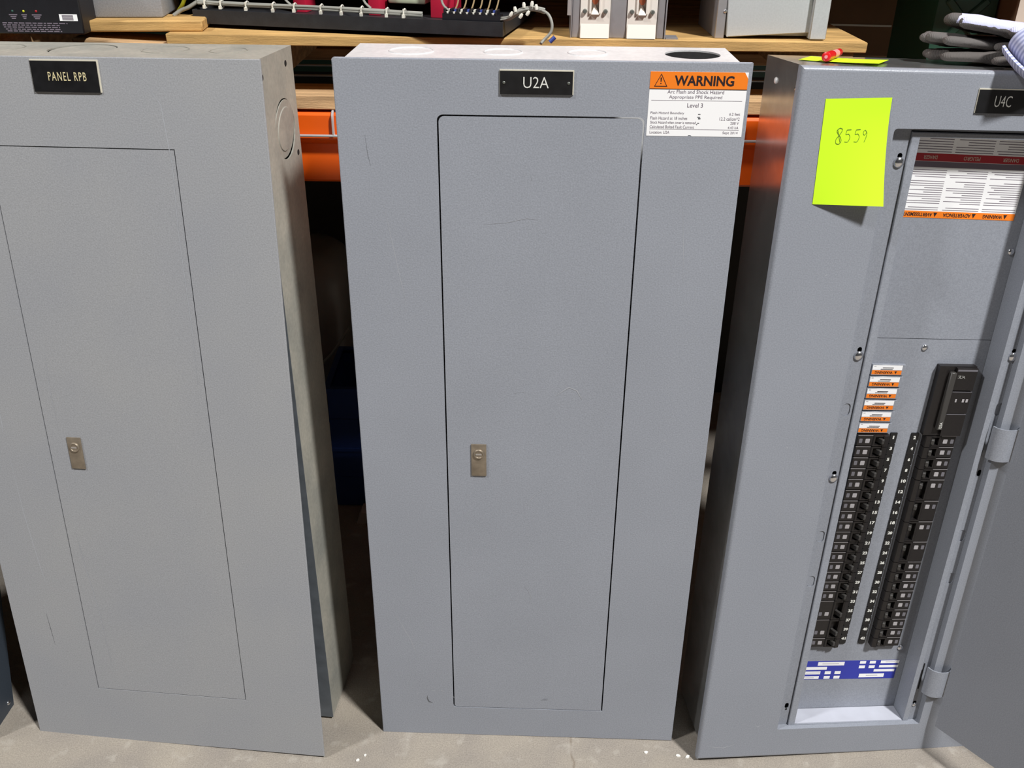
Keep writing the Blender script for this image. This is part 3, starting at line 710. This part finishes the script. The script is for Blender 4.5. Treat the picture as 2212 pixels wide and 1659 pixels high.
def glove(mtx, label, material, flatten=.66, curl=0.):
    """palm along +x, fingers towards -x; z up; about 0.21 m long"""
    bm = bmesh.new()
    for i, (yy, ln, r) in enumerate(((-.030, .060, .0105), (-.010, .072, .0115), (.011, .068, .0115), (.031, .052, .0100))):
        capsule(bm, (0.004, yy * .9, .013), (-ln * .55, yy * 1.02, .014 + .004 * math.sin(i * 2.1)), r + .001, r, .92)
        capsule(bm, (-ln * .52, yy * 1.02, .014 + .004 * math.sin(i * 2.1)), (-ln, yy * 1.05, .013 + curl * (1 if i % 2 else .4)), r, r * .9, .95)
    for yy in (-.026, -.008, .010, .027): capsule(bm, (.0, yy, .013), (.085, yy * .95, .014), .0135, .0140, .95)
    capsule(bm, (.07, -.026, .014), (.022, -.056, .013), .013, .0105, .9); capsule(bm, (.022, -.056, .013), (-.004, -.062, .012), .0105, .0095, .9)
    for yy in (-.022, -.006, .010, .024): capsule(bm, (.080, yy, .014), (.128, yy * 1.1, .013), .0125, .0125, .95)
    for v in bm.verts: v.co.z *= flatten
    me = bpy.data.meshes.new('work_glove'); bm.to_mesh(me); bm.free()
    o = link('work_glove', me, material); o.matrix_world = mtx
    r = o.modifiers.new('join', 'REMESH'); r.mode = 'VOXEL'; r.voxel_size = .0024; r.use_smooth_shade = True
    s = o.modifiers.new('soften', 'SMOOTH'); s.factor = .6; s.iterations = 6
    return tag(o, label, 'glove', 'work gloves piled on the open panelboard')
TOPR = PR @ Matrix.Translation((0, 0, 1.1575))
glove(TOPR @ Matrix.Translation((.030, .106, .0012)) @ Matrix.Rotation(R(-8), 4, 'Z'), 'dark grey knit work glove lying lowest under the other gloves', glove_mat('dark_knit_low', (96, 91, 88), (96, 91, 88), 9, 9), .70, .0)
glove(TOPR @ Matrix.Translation((.022, .116, .0178)) @ Matrix.Rotation(R(3), 4, 'Z') @ Matrix.Rotation(R(2), 4, 'Y'), 'dark grey knit work glove in the middle of the glove pile', glove_mat('dark_knit_mid', (104, 100, 98), (104, 100, 98), 9, 9), .70, .006)
glove(TOPR @ Matrix.Translation((.046, .098, .0350)) @ Matrix.Rotation(R(-14), 4, 'Z') @ Matrix.Rotation(R(6), 4, 'Y'), 'dark grey work glove with pale lavender coated palm, topmost of the pile', glove_mat('lavender_coated_knit', (100, 96, 94), (206, 208, 242), -.066, .0115), .88, .003)
# rolled lavender glove: a spiral roll
def rolled(mtx):
    bm = bmesh.new(); turns = 2.6; n = 80; L = .062
    outer = []
    th = .0042
    for k in range(n + 1):
        t = k / n; a = t * turns * 2 * math.pi + R(200); r = .0330 - .0240 * t; outer.append((r, a))
    rows = []
    for j in range(7):
        y = L * j / 6; bulge = 1 - .10 * (2 * j / 6 - 1) ** 2
        ring = [Vector(((r) * bulge * math.cos(a) * 1.12, y, (r) * bulge * math.sin(a) * .92)) for r, a in outer] + [Vector(((r - th) * bulge * math.cos(a) * 1.12, y, (r - th) * bulge * math.sin(a) * .92)) for r, a in outer[::-1]]
        rows.append([bm.verts.new(p) for p in ring])
    m = len(rows[0])
    for a, b in zip(rows, rows[1:]):
        for k in range(m): bm.faces.new((a[k], a[(k + 1) % m], b[(k + 1) % m], b[k]))
    for ring in (rows[0], rows[-1]):
        for k in range(n): bm.faces.new((ring[k], ring[k + 1], ring[m - 2 - k], ring[m - 1 - k]))
    o = finish(bm, 'work_glove', None, None, 60); o.matrix_world = mtx
    mm = mat('lavender_striped_knit', (196, 200, 232), .85, 0, 0, 1, 0, 1, 0)
    nt = mm.node_tree; b = nt.nodes['Principled BSDF']; tc = nt.nodes.new('ShaderNodeTexCoord'); wv = nt.nodes.new('ShaderNodeTexWave'); wv.bands_direction = 'Y'
    wv.inputs['Scale'].default_value = 55; wv.inputs['Distortion'].default_value = .6; nt.links.new(tc.outputs['Object'], wv.inputs['Vector'])
    x = nt.nodes.new('ShaderNodeMix'); x.data_type = 'RGBA'; nt.links.new(wv.outputs['Fac'], x.inputs['Factor']); x.inputs[6].default_value = (*lin((150, 156, 196)), 1); x.inputs[7].default_value = (*lin((206, 210, 240)), 1)
    nt.links.new(x.outputs[2], b.inputs['Base Color']); o.data.materials.append(mm)
    return tag(o, 'pale lavender striped work glove rolled up on the cabinet front edge', 'glove', 'work gloves piled on the open panelboard')
rolled(TOPR @ Matrix.Translation((.042, -.040, .0085)) @ Matrix.Rotation(R(18), 4, 'Z') @ Matrix.Rotation(R(30), 4, 'X'))

# ------------------------------------------------------------------ pallet rack
BY = 1.470
def rack_beam(y, z, label, hgt=.111, flip=1):
    o = thing('rack_beam', label, 'rack beam', (0, y, z), 'rack beams')
    bm = bmesh.new(); prof = [(0, 0), (.006, .004), (.05, .004), (.05, -hgt), (.012, -hgt), (.012, -.046), (.006, -.044), (0, -.040)]
    prof = [(0, -.004), (.004, 0), (.05, 0), (.05, -hgt), (.016, -hgt), (.012, -hgt + .004), (.012, -.050), (.004, -.045), (0, -.041)]
    a = [bm.verts.new((-1.79, flip * p[0], p[1])) for p in prof]; b = [bm.verts.new((1.92, flip * p[0], p[1])) for p in prof]; n = len(prof)
    for i in range(n): bm.faces.new((a[i], a[(i + 1) % n], b[(i + 1) % n], b[i]))
    bm.faces.new(a); bm.faces.new(b)
    finish(bm, 'beam', 'orange' if flip > 0 else 'upright', o, 30)  # rear beams coloured dark green so the gap behind the pallets reads as shade
    for x in (-1.80, 1.92): box('end_plate', (x, x + .01, flip * .0 if flip > 0 else -.05, .05 if flip > 0 else 0, -.13, .03), 'orange' if flip > 0 else 'upright', o)
    return o
rack_beam(BY, 1.045, 'orange step beam at the front of the rack behind the panelboards')
rack_beam(2.45, 1.045, 'step beam coloured dark green as shade at the back of the middle rack level', flip=-1)
rack_beam(BY, 1.456, 'orange step beam at the front of the unseen upper level added for shade')  # unseen upper level added to shade the goods behind the pallet fronts
rack_beam(2.45, 1.456, 'green step beam at the back of the unseen upper level added for shade', flip=-1)
for i, (x, y, lb) in enumerate(((-1.872, BY, 'front left'), (1.93, BY, 'front right'), (-1.872, 2.38, 'rear left'), (1.93, 2.38, 'rear right'))):
    u = thing('rack_upright', 'green steel rack post at the %s of the bay' % lb, 'rack post', (x, y, 0), 'rack posts')
    bm = bmesh.new(); add_box(bm, 0, .07, 0, .003, 0.006, 3.2); add_box(bm, 0, .003, .003, .07, .006, 3.2); add_box(bm, .067, .07, .003, .07, .006, 3.2); finish(bm, 'post', 'upright', u)
    box('foot_plate', (-.02, .09, -.02, .09, 0, .006), 'upright', u)
wd = thing('wire_deck', 'zinc wire mesh deck lapped over the orange front beam', 'wire deck', (0, BY, 1.045))
bm = bmesh.new(); xs = [-.279 + .155 * k for k in range(-8, 14)]
for x in xs:
    add_tube(bm, [(x, 1.0, .0022), (x, .012, .0022), (x, .001, .0018), (x, -.0045, -.003), (x, -.0050, -.012), (x, -.0050, -.033)], .0022, 6)
finish(bm, 'cross_wires', 'wire', wd, 50)['kind'] = 'stuff'
tube('edge_wire', [(-1.6, -.0052, -.0335), (1.9, -.0052, -.0335)], .0022, 'wire', wd)
bm = bmesh.new()
for k in range(1, 10): add_tube(bm, [(-1.6, .10 * k, -.0012), (1.9, .10 * k, -.0012)], .002, 6)
finish(bm, 'long_wires', 'wire', wd, 50)['kind'] = 'stuff'
us = thing('shade_shelf', 'grey shelf boarding of the unseen upper level added for shade', 'shelf', (0, BY, 1.4572))  # unseen boarding added overhead to keep the back of the rack dark
for k in range(7): box('board', (-1.6, 1.9, .005 + .142 * k, .005 + .142 * k + .139, 0, .02), 'deck', us)

# pallets
def pallet(x, y, z, label):
    p = thing('pallet', label, 'pallet', (x, y, z), 'wooden pallets on the rack')
    tb = None
    for k, y0 in enumerate((0, .135, .27, .405, .54, .675, .76)):
        if k == 6: continue
        b = box('deck_board', (-.5160, .5165, y0, y0 + .13, .0925, .1075), 'wood', p, .0012, 1)
    for y0 in (0.002, .42, .78): box('bottom_board', (-.5160, .5165, y0, y0 + .09, 0, .021), 'wood2', p, .0012, 1)
    for x0 in (-.42, -.02, .46): box('stringer', (x0, x0 + .04, .004, .885, .021, .0925), 'wood2', p, .0012, 1)
    return p
PZ = 1.0495
pallet(.0, BY + .0005, PZ, 'pine pallet carrying the black tray and switch blocks')
pallet(-1.285, BY + .0005, PZ, 'pine pallet under the black text-printed chassis at left')
TOP = PZ + .1075
o = box('timber_plank', (-.227, 0, 0, .085, -.016, 0), 'wood2', None, .002, 1, loc=Matrix.Translation((-.428, BY - .002, PZ + .0868)) @ Matrix.Rotation(R(3.5), 4, 'Y')); tag(o, 'short aged plank end wedged beneath the pallet deck board', 'plank', 'loose timber on the rack')
o = box('timber_plank', (-.10, .10, 0, .07, 0, .016), 'wood', None, .002, 1, loc=Matrix.Translation((-.566, BY + .012, TOP)) @ Matrix.Rotation(R(6), 4, 'Z')); tag(o, 'short pine plank under the grey steel box', 'plank', 'loose timber on the rack')

# black printed chassis, far left
T = thing('power_chassis', 'black steel equipment chassis with printed text and small lights', 'chassis', Matrix.Translation((-.6265, BY - .018, TOP)))
box('case', (-.36, 0, 0, .052, 0, .13), 'black_gloss', T, .002, 1)
bm = bmesh.new()
for (z, a, b) in ((.0150, -.116, -.022), (.0122, -.116, -.034), (.0094, -.115, -.034), (.0066, -.113, -.034), (.0040, -.111, -.032)):
    x = a
    while x < b:
        l = random.uniform(.003, .009); quad(bm, x, min(x + l, b), z - .0009, z + .0006, -.0003); x += l + .0016
for (cx, w2) in ((-.098, .006), (-.082, .004), (-.064, .007)):
    for z, s in ((.0262, 1), (.0236, .7), (.0212, .5)): quad(bm, cx - w2 * s, cx + w2 * s, z - .0008, z + .0006, -.0003)
quad(bm, -.140, -.128, .005, .010, -.0003)
flat(bm, 'printed_text', 'text_grey', T)
bm = bmesh.new(); quad(bm, -.032, -.006, .0185, .0275, -.0004); sl = flat(bm, 'serial_label', 'label_white', T)
bm = bmesh.new(); 
for k in range(5): quad(bm, -.028, -.012, .0195 + .0015 * k, .0204 + .0015 * k, -.0006)
flat(bm, 'lettering', 'text_grey', sl)
for cx, mn in ((-.098, 'upright'), (-.082, 'yellow_green'), (-.064, 'label_red')): screw('indicator_light', cx, 0, .0310, .0016, T, mn)

# grey steel box behind
T = thing('steel_box', 'plain grey painted steel box standing on the short plank', 'box', Matrix.Translation((-.556, BY + .042, TOP + .0162)) @ Matrix.Rotation(R(6), 4, 'Z'))
box('case', (-.088, .026, 0, .12, 0, .12), 'paint_left', T, .003, 2)
box('lid', (-.0895, .0275, -.0015, .1215, .12, .132), 'paint_left', T, .002, 1)

# black tray with wiring
TR = Matrix.Translation((-.256, BY + .0175, TOP + .006)) @ Matrix.Rotation(R(-11.4), 4, 'Z')
T = thing('wiring_tray', 'black steel tray with red insulators and tied grey wiring', 'electrical tray', TR)
bm = bmesh.new(); add_box(bm, -.241, .241, 0, .0022, 0, .0195); add_box(bm, -.241, .241, .26, .262, 0, .0195); add_box(bm, -.241, -.239, .0022, .26, 0, .0195); add_box(bm, .239, .241, .0022, .26, 0, .0195); add_box(bm, -.239, .239, .0022, .26, 0.012, .014)
finish(bm, 'tray', 'black_steel', T)
for x in (-.2, .1, -.2, .1): pass
for (x, y) in ((-.15, .06), (.15, .06), (-.15, .22), (.15, .22)): lathe('foot', [(.008, -.006), (.008, .012), (0, .012)], Matrix.Translation((x, y, 0)), 'black_gap', T, 12)
def bundle(name, pts, n, spread, r, material):
    bm = bmesh.new()
    for i in range(n):
        a = 2 * math.pi * i / n; off = Vector((0, math.cos(a) * spread, math.sin(a) * spread * .8))
        add_tube(bm, [Vector(p) + off + Vector((0, random.uniform(-.0006, .0006), random.uniform(-.0006, .0006))) for p in pts], r, 6, True, 3)
    return finish(bm, name, material, T, 60)
bundle('wire_bundle', [(-.235, .012, .029), (-.15, .010, .0275), (-.05, .011, .0275), (.04, .010, .0265), (.09, .012, .0245), (.115, .022, .023)], 5, .0026, .0020, 'cable_grey')
ties = [-.222, -.196, -.155, -.112, -.078, -.036, -.004, .027, .066, .092]
tie0 = None
for i, x in enumerate(ties):
    z = .0275 - .002 * max(0, x / .1)
    loc = Matrix.Translation((x, .0105, z)) @ Matrix.Rotation(R(random.uniform(-8, 8)), 4, 'X')
    if tie0 is None:
        bm = bmesh.new(); pts = [(0, .0058 * math.cos(a), .0056 * math.sin(a)) for a in [R(20 * k) for k in range(19)]]
        add_tube(bm, pts, .0011, 6, False); add_box(bm, -.0019, .0019, -.0085, -.0048, -.0068, -.0020); add_box(bm, -.0011, .0011, -.0064, -.0055, -.0020, .0056)
        tie0 = finish(bm, 'cable_tie', 'tie', T, None, loc)
    else: copy_of(tie0, 'cable_tie', T, loc)
tube('grey_wire', [(-.238, .012, .029), (-.250, .006, .0215), (-.262, .004, .017), (-.272, -.002, .010)], .0030, 'cable_grey', T, 8, 4)
tube('grey_wire', [(-.237, .014, .029), (-.246, .02, .045), (-.25, .03, .07), (-.24, .05, .12)], .0026, 'cable_grey', T, 8, 4)
tube('yellow_green_wire', [(-.278, .025, .013), (-.268, .02, .022), (-.262, .018, .030), (-.252, .015, .045), (-.240, .02, .08)], .0030, 'yellow_green', T, 8, 4)
for x0, x1, h in ((-.1010, -.0800, .10), (.020, .0385, .10), (.1180, .1560, .10)):
    box('insulator', (x0, x1, .055, .095, .014, h), 'red', T, .002, 2)
box('busbar_cover', (.045, .105, .075, .12, .030, .043), 'pale', T, .003, 2)
box('busbar', (-.22, .2, .10, .13, .052, .058), 'copper', T)
for x in (-.085, .04, .16): 
    tube('grey_wire', [(x, .012, .030), (x - .012, .016, .040), (x - .014, .02, .06), (x - .006, .03, .10)], .0017, 'cable_grey', T, 6, 4)
# terminal strip
ts = box('terminal_strip', (.150, .236, .006, .024, .014, .028), 'black_gloss', T)
for k in range(9):
    x = .152 + .0096 * k
    box('barrier', (x, x + .0024, .0055, .0245, .028, .0345), 'black_gloss', ts)
for k in range(8):
    x = .1575 + .0096 * k
    lathe('terminal_screw', [(.0028, 0), (.0028, .002), (0, .0026)], Matrix.Translation((x, .010, .028)), 'tie', ts, 10)
    box('wire_crimp', (x - .0015, x + .0015, .014, .023, .029, .033), 'blue_plastic' if k % 2 else 'tie', ts)
for k in range(6):
    x = .165 + .012 * k
    tube('vertical_wire', [(x, .022, .031), (x + .002, .035, .045), (x + random.uniform(-.004, .006), .045, .08), (x + random.uniform(-.006, .008), .05, .13)], .0012, 'tan_wire', T, 6, 4)
# loop of loose wires at the right end
bundle('loose_bundle', [(.236, .010, .022), (.250, .004, .026), (.266, .000, .036), (.284, .002, .040), (.300, .008, .036)], 4, .0024, .0018, 'cable_grey')
for k, (x, z) in enumerate(((.252, .032), (.260, .038), (.272, .044), (.283, .046), (.276, .034), (.290, .042), (.266, .030))):
    lathe('wire_end_cap', [(.0022, 0), (.0026, .004), (.0016, .007), (0, .007)], Matrix.Translation((x, -.003, z - .003)) @ Matrix.Rotation(R(random.uniform(-40, 40)), 4, 'Y'), 'tie', T, 8)
wt = tube('grey_wire', [(.292, .006, .038), (.306, -.002, .034), (.313, -.006, .022), (.312, -.008, .010), (.303, -.012, .000), (.300, -.018, -.004)], .0021, 'cable_grey', T, 8, 4)
bm = bmesh.new(); add_tube(bm, [(.311, -.008, -.003), (.318, -.006, .004)], .0030, 8); finish(bm, 'ring_terminal', 'blue_plastic', T, 50)

# white fuse-switch block pair
T = thing('switch_block', 'pair of white moulded switch blocks in a grey aluminium frame', 'switch', Matrix.Translation((.1500, BY + .0065, TOP)) @ Matrix.Rotation(R(-1.5), 4, 'Z'))
for x0, x1 in ((-.0690, -.0575), (-.0135, .0105), (.0560, .0665)): box('frame_rail', (x0, x1, .004, .10, 0, .15), 'alu', T, .001, 1)
box('frame_back', (-.0690, .0665, .06, .10, 0.001, .15), 'alu', T)
box('side_plate', (.0672, .0690, .002, .10, 0, .15), 'alu', T); box('side_plate', (-.0705, -.0692, .002, .10, 0, .15), 'alu', T)
box('side_tag', (-.0760, -.0707, .012, .014, .030, .12), 'label_white', T)
def white_block(x0):
    w2 = .0435
    bm = bmesh.new()
    outer = [(0, 0.0005), (w2, 0.0005), (w2, .145), (0, .145)]
    pocket = [(w2 * .36, .1435), (w2 * .36, .0330), (w2 * .62, .0330), (w2 * .62, .1435)]
    add_plate(bm, outer, [pocket], .002, .014)
    add_box(bm, 0, w2, .014, .058, .0005, .145)
    # sloping lower apron and chevron lip
    vs = [bm.verts.new(p) for p in ((0.001, .002, .001), (w2 - .001, .002, .001), (w2 - .001, .002, .020), (.001, .002, .020), (.001, -.004, .001), (w2 - .001, -.004, .001))]
    bm.faces.new((vs[4], vs[5], vs[2], vs[3])); bm.faces.new((vs[0], vs[4], vs[3])); bm.faces.new((vs[1], vs[2], vs[5])); bm.faces.new((vs[0], vs[1], vs[5], vs[4])); bm.faces.new((vs[0], vs[3], vs[2], vs[1]))
    # spout wedge inside the pocket
    a, b = w2 * .36, w2 * .62
    vs = [bm.verts.new(p) for p in ((a, .014, .0345), (b, .014, .0345), (b, -.003, .0335), (a, -.003, .0335), ((a + b) / 2, .012, .046))]
    bm.faces.new((vs[0], vs[1], vs[2], vs[3])); bm.faces.new((vs[3], vs[2], vs[4])); bm.faces.new((vs[0], vs[3], vs[4])); bm.faces.new((vs[1], vs[4], vs[2])); bm.faces.new((vs[0], vs[4], vs[1]))
    # raised ribs each side
    add_box(bm, w2 * .30, w2 * .36, -.001, .002, .0345, .145); add_box(bm, w2 * .62, w2 * .68, -.001, .002, .0345, .145)
    o = finish(bm, 'white_block', 'cream', T, None, (x0, 0, 0))
    bl = bmesh.new(); add_plate(bl, [(w2 * .39, .14), (w2 * .39, .0500), (w2 * .445, .0462), (w2 * .535, .0462), (w2 * .59, .0500), (w2 * .59, .14)], [], .006, .010); finish(bl, 'copper_blade', 'copper', o)
    for bx_ in (w2 * .15, w2 * .84):
        lathe('bolt', [(.0032, 0), (.0032, .003), (.0022, .0046), (0, .0046)], Matrix.Translation((bx_, .002, .0375)) @ FRONT, 'bolt', o, 10)
    return o
white_block(-.0572); white_block(.0112)
box('foot_tab', (.070, .088, .002, .03, 0, .002), 'alu', T)

# light grey enclosure
T = thing('enclosure', 'light grey electrical enclosure with round knockout on pallet end', 'enclosure', Matrix.Translation((.3105, BY + .018, TOP)))
bm = bmesh.new(); add_box(bm, -.004, .145, .012, .16, .004, .17); finish(bm, 'body', 'enc', T)
cv = bmesh.new(); add_plate(cv, rrect(0, .124, 0, .165, (.002,) * 4), [circle(.042, .0665, .0135, 28)], 0, .004, bevel=.001, seg=1)
finish(cv, 'cover', 'enc', T, None, Matrix.Translation((.001, .002, .0025)) @ Matrix.Rotation(R(-3.4), 4, 'Y'))
lathe('knockout', [(.0128, 0), (.0128, .003), (.0115, .0042), (0, .0042)], Matrix.Translation((.0470, .006, .0700)) @ FRONT, 'enc', T, 28)
box('left_flange', (-.016, -.002, .004, .15, 0, .17), 'alu', T, .001, 1)
box('right_flange', (.1225, .1465, -.006, .012, .0015, .17), 'enc', T, .001, 1)
screw('side_screw', -.004, .004, .038, .0028, T, 'chrome')

# ------------------------------------------------------------------ shaded goods farther back on the rack
def carton(x, y, wdt, dep, hgt, rz, label, tape=True, paper=False):
    T = thing('carton', label, 'carton', Matrix.Translation((x, y, (TOP if x < .5 else PZ) + .0005)) @ Matrix.Rotation(R(rz), 4, 'Z'), 'cartons at the back of the rack')
    box('body', (-wdt / 2, wdt / 2, 0, dep, 0, hgt), 'carton', T, .003, 1)
    for s in (-1, 1): box('flap', (-wdt / 2, wdt / 2, dep / 2 - .002 if s > 0 else 0.002, dep - .002 if s > 0 else dep / 2 - .004, hgt, hgt + .003), 'carton', T)
    if tape: box('tape_strip', (-wdt * .32, wdt * .15, -.0006, 0, .058, .0615), 'tie', T)
    if paper:
        pp_ = box('paper_label', (-wdt / 2 + .002, -wdt / 2 + .14, -.0006, 0, .075, .235), 'paper', T)
        bm = bmesh.new()
        for k in range(12): quad(bm, -wdt / 2 + .02, -wdt / 2 + .02 + random.uniform(.05, .10), .083 + .012 * k, .086 + .012 * k, -.0008)
        flat(bm, 'lettering', 'text_grey', pp_)
    return T
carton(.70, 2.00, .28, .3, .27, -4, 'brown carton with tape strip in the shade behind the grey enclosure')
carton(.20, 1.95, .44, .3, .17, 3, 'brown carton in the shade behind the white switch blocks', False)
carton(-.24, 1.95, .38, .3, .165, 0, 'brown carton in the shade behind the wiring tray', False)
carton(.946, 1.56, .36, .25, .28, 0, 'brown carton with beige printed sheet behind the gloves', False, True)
T = thing('jerrycan', 'dark green metal can standing behind the work gloves', 'can', Matrix.Translation((.714, 1.615, PZ + .0005)))
bm = bmesh.new(); add_plate(bm, rrect(-.049, .049, 0, .24, (.02, .02, .05, .05)), [], 0, .17, bevel=.006, seg=2); finish(bm, 'body', 'green', T, 40)
for a in (45, -45): box('pressed_rib', (-.045, .045, -.004, .0, -.006, .006), 'green', T, .002, 1, loc=Matrix.Translation((0, 0, .12)) @ Matrix.Rotation(R(a), 4, 'Y'))
tube('handle', [(0, .03, .236), (0, .04, .262), (0, .13, .262), (0, .14, .236)], .007, 'green', T, 8, 4)

# ------------------------------------------------------------------ dark goods under the rack
T = thing('storage_tub', 'dark grey rounded plastic tub standing under the rack', 'tub', Matrix.Translation((-.578, 2.27, 0)))
bm = bmesh.new(); rings = []; n = 32
for z, s in ((0, .80), (.02, .86), (.22, .93), (.40, .99), (.47, .97), (.515, .88), (.538, .70), (.546, .40)):
    rings.append([bm.verts.new((math.copysign(abs(math.cos(2 * math.pi * k / n)) ** .6, math.cos(2 * math.pi * k / n)) * .165 * s, .13 * s * math.copysign(abs(math.sin(2 * math.pi * k / n)) ** .6, math.sin(2 * math.pi * k / n)), z)) for k in range(n)])
for a, b in zip(rings, rings[1:]):
    for k in range(n): bm.faces.new((a[k], a[(k + 1) % n], b[(k + 1) % n], b[k]))
bm.faces.new(rings[0]); bm.faces.new(rings[-1])
finish(bm, 'shell', 'tub', T, 50)
lathe('lid_knob', [(.03, 0), (.03, .01), (.02, .02), (0, .02)], Matrix.Translation((0, 0, .544)), 'tub', T)
tube('strap', [(-.16, -.125, .20), (.0, -.132, .22), (.10, -.13, .27), (.17, -.11, .36)], .004, 'cable_grey', T, 6, 4)
T = thing('crate', 'blue plastic crate on the floor under the rack', 'crate', Matrix.Translation((-.278, 1.90, 0)))
bm = bmesh.new(); add_box(bm, -.145, .20, 0, .006, .004, .325); add_box(bm, -.145, .20, .20, .206, .004, .325); add_box(bm, -.145, -.139, .006, .20, .004, .325); add_box(bm, .194, .20, .006, .20, .004, .325); add_box(bm, -.139, .194, .006, .2, .004, .012)
finish(bm, 'body', 'blue', T)
bm = bmesh.new(); add_plate(bm, [(-.152, -.007), (.207, -.007), (.207, .213), (-.152, .213)], [[(-.139, .006), (.194, .006), (.194, .2), (-.139, .2)]], .318, .330, fn=lambda x, y, z: (x, z, y)); finish(bm, 'rim', 'blue', T)
for z in (.08, .16, .24): box('rib', (-.146, .201, -.004, 0, z, z + .008), 'blue', T)
for (x, y) in ((-.13, .02), (.185, .02), (-.13, .186), (.185, .186)): box('foot', (x - .012, x + .012, y - .012, y + .012, 0, .004), 'blue', T)
o = plate('wood_offcut', [(-.03, 0), (.05, 0), (.05, .028), (-.018, .030)], [], 0, .04, 'paper', None); o.location = (-.335, 1.83, .0); tag(o, 'pale wood offcut lying in the dark under the rack', 'offcut')

# ------------------------------------------------------------------ small chips on the floor
for (x, y, s, rz, lb) in ((-.2615, 1.1475, .0035, 20, 'white chip on the concrete between the left and middle panelboards'), (-.25, 1.158, .0028, 70, 'smaller white chip on concrete between the left and middle panelboards'), (.302, 1.166, .0042, -20, 'white chip at the foot of the open panelboard corner'),
                          (.3185, 1.1635, .0042, 40, 'rounded white chip at the bottom edge of the open panelboard'), (.246, 1.172, .004, 10, 'pale chip on the concrete before the middle panelboard'), (.288, 1.215, .0035, 0, 'white chip in the gap beside the open panelboard')):
    bm = bmesh.new(); pts = circle(0, 0, 1, 7); add_plate(bm, [(p[0] * s * random.uniform(.7, 1.2), p[1] * s * random.uniform(.5, .9)) for p in pts], [], -.002, 0, fn=lambda x_, y_, z_: (x_, z_, -y_))
    o = finish(bm, 'debris_chip', 'chip', None); o.location = (x, y, 0); o.rotation_euler = (0, 0, R(rz)); tag(o, lb, 'debris', 'white chips on the floor')
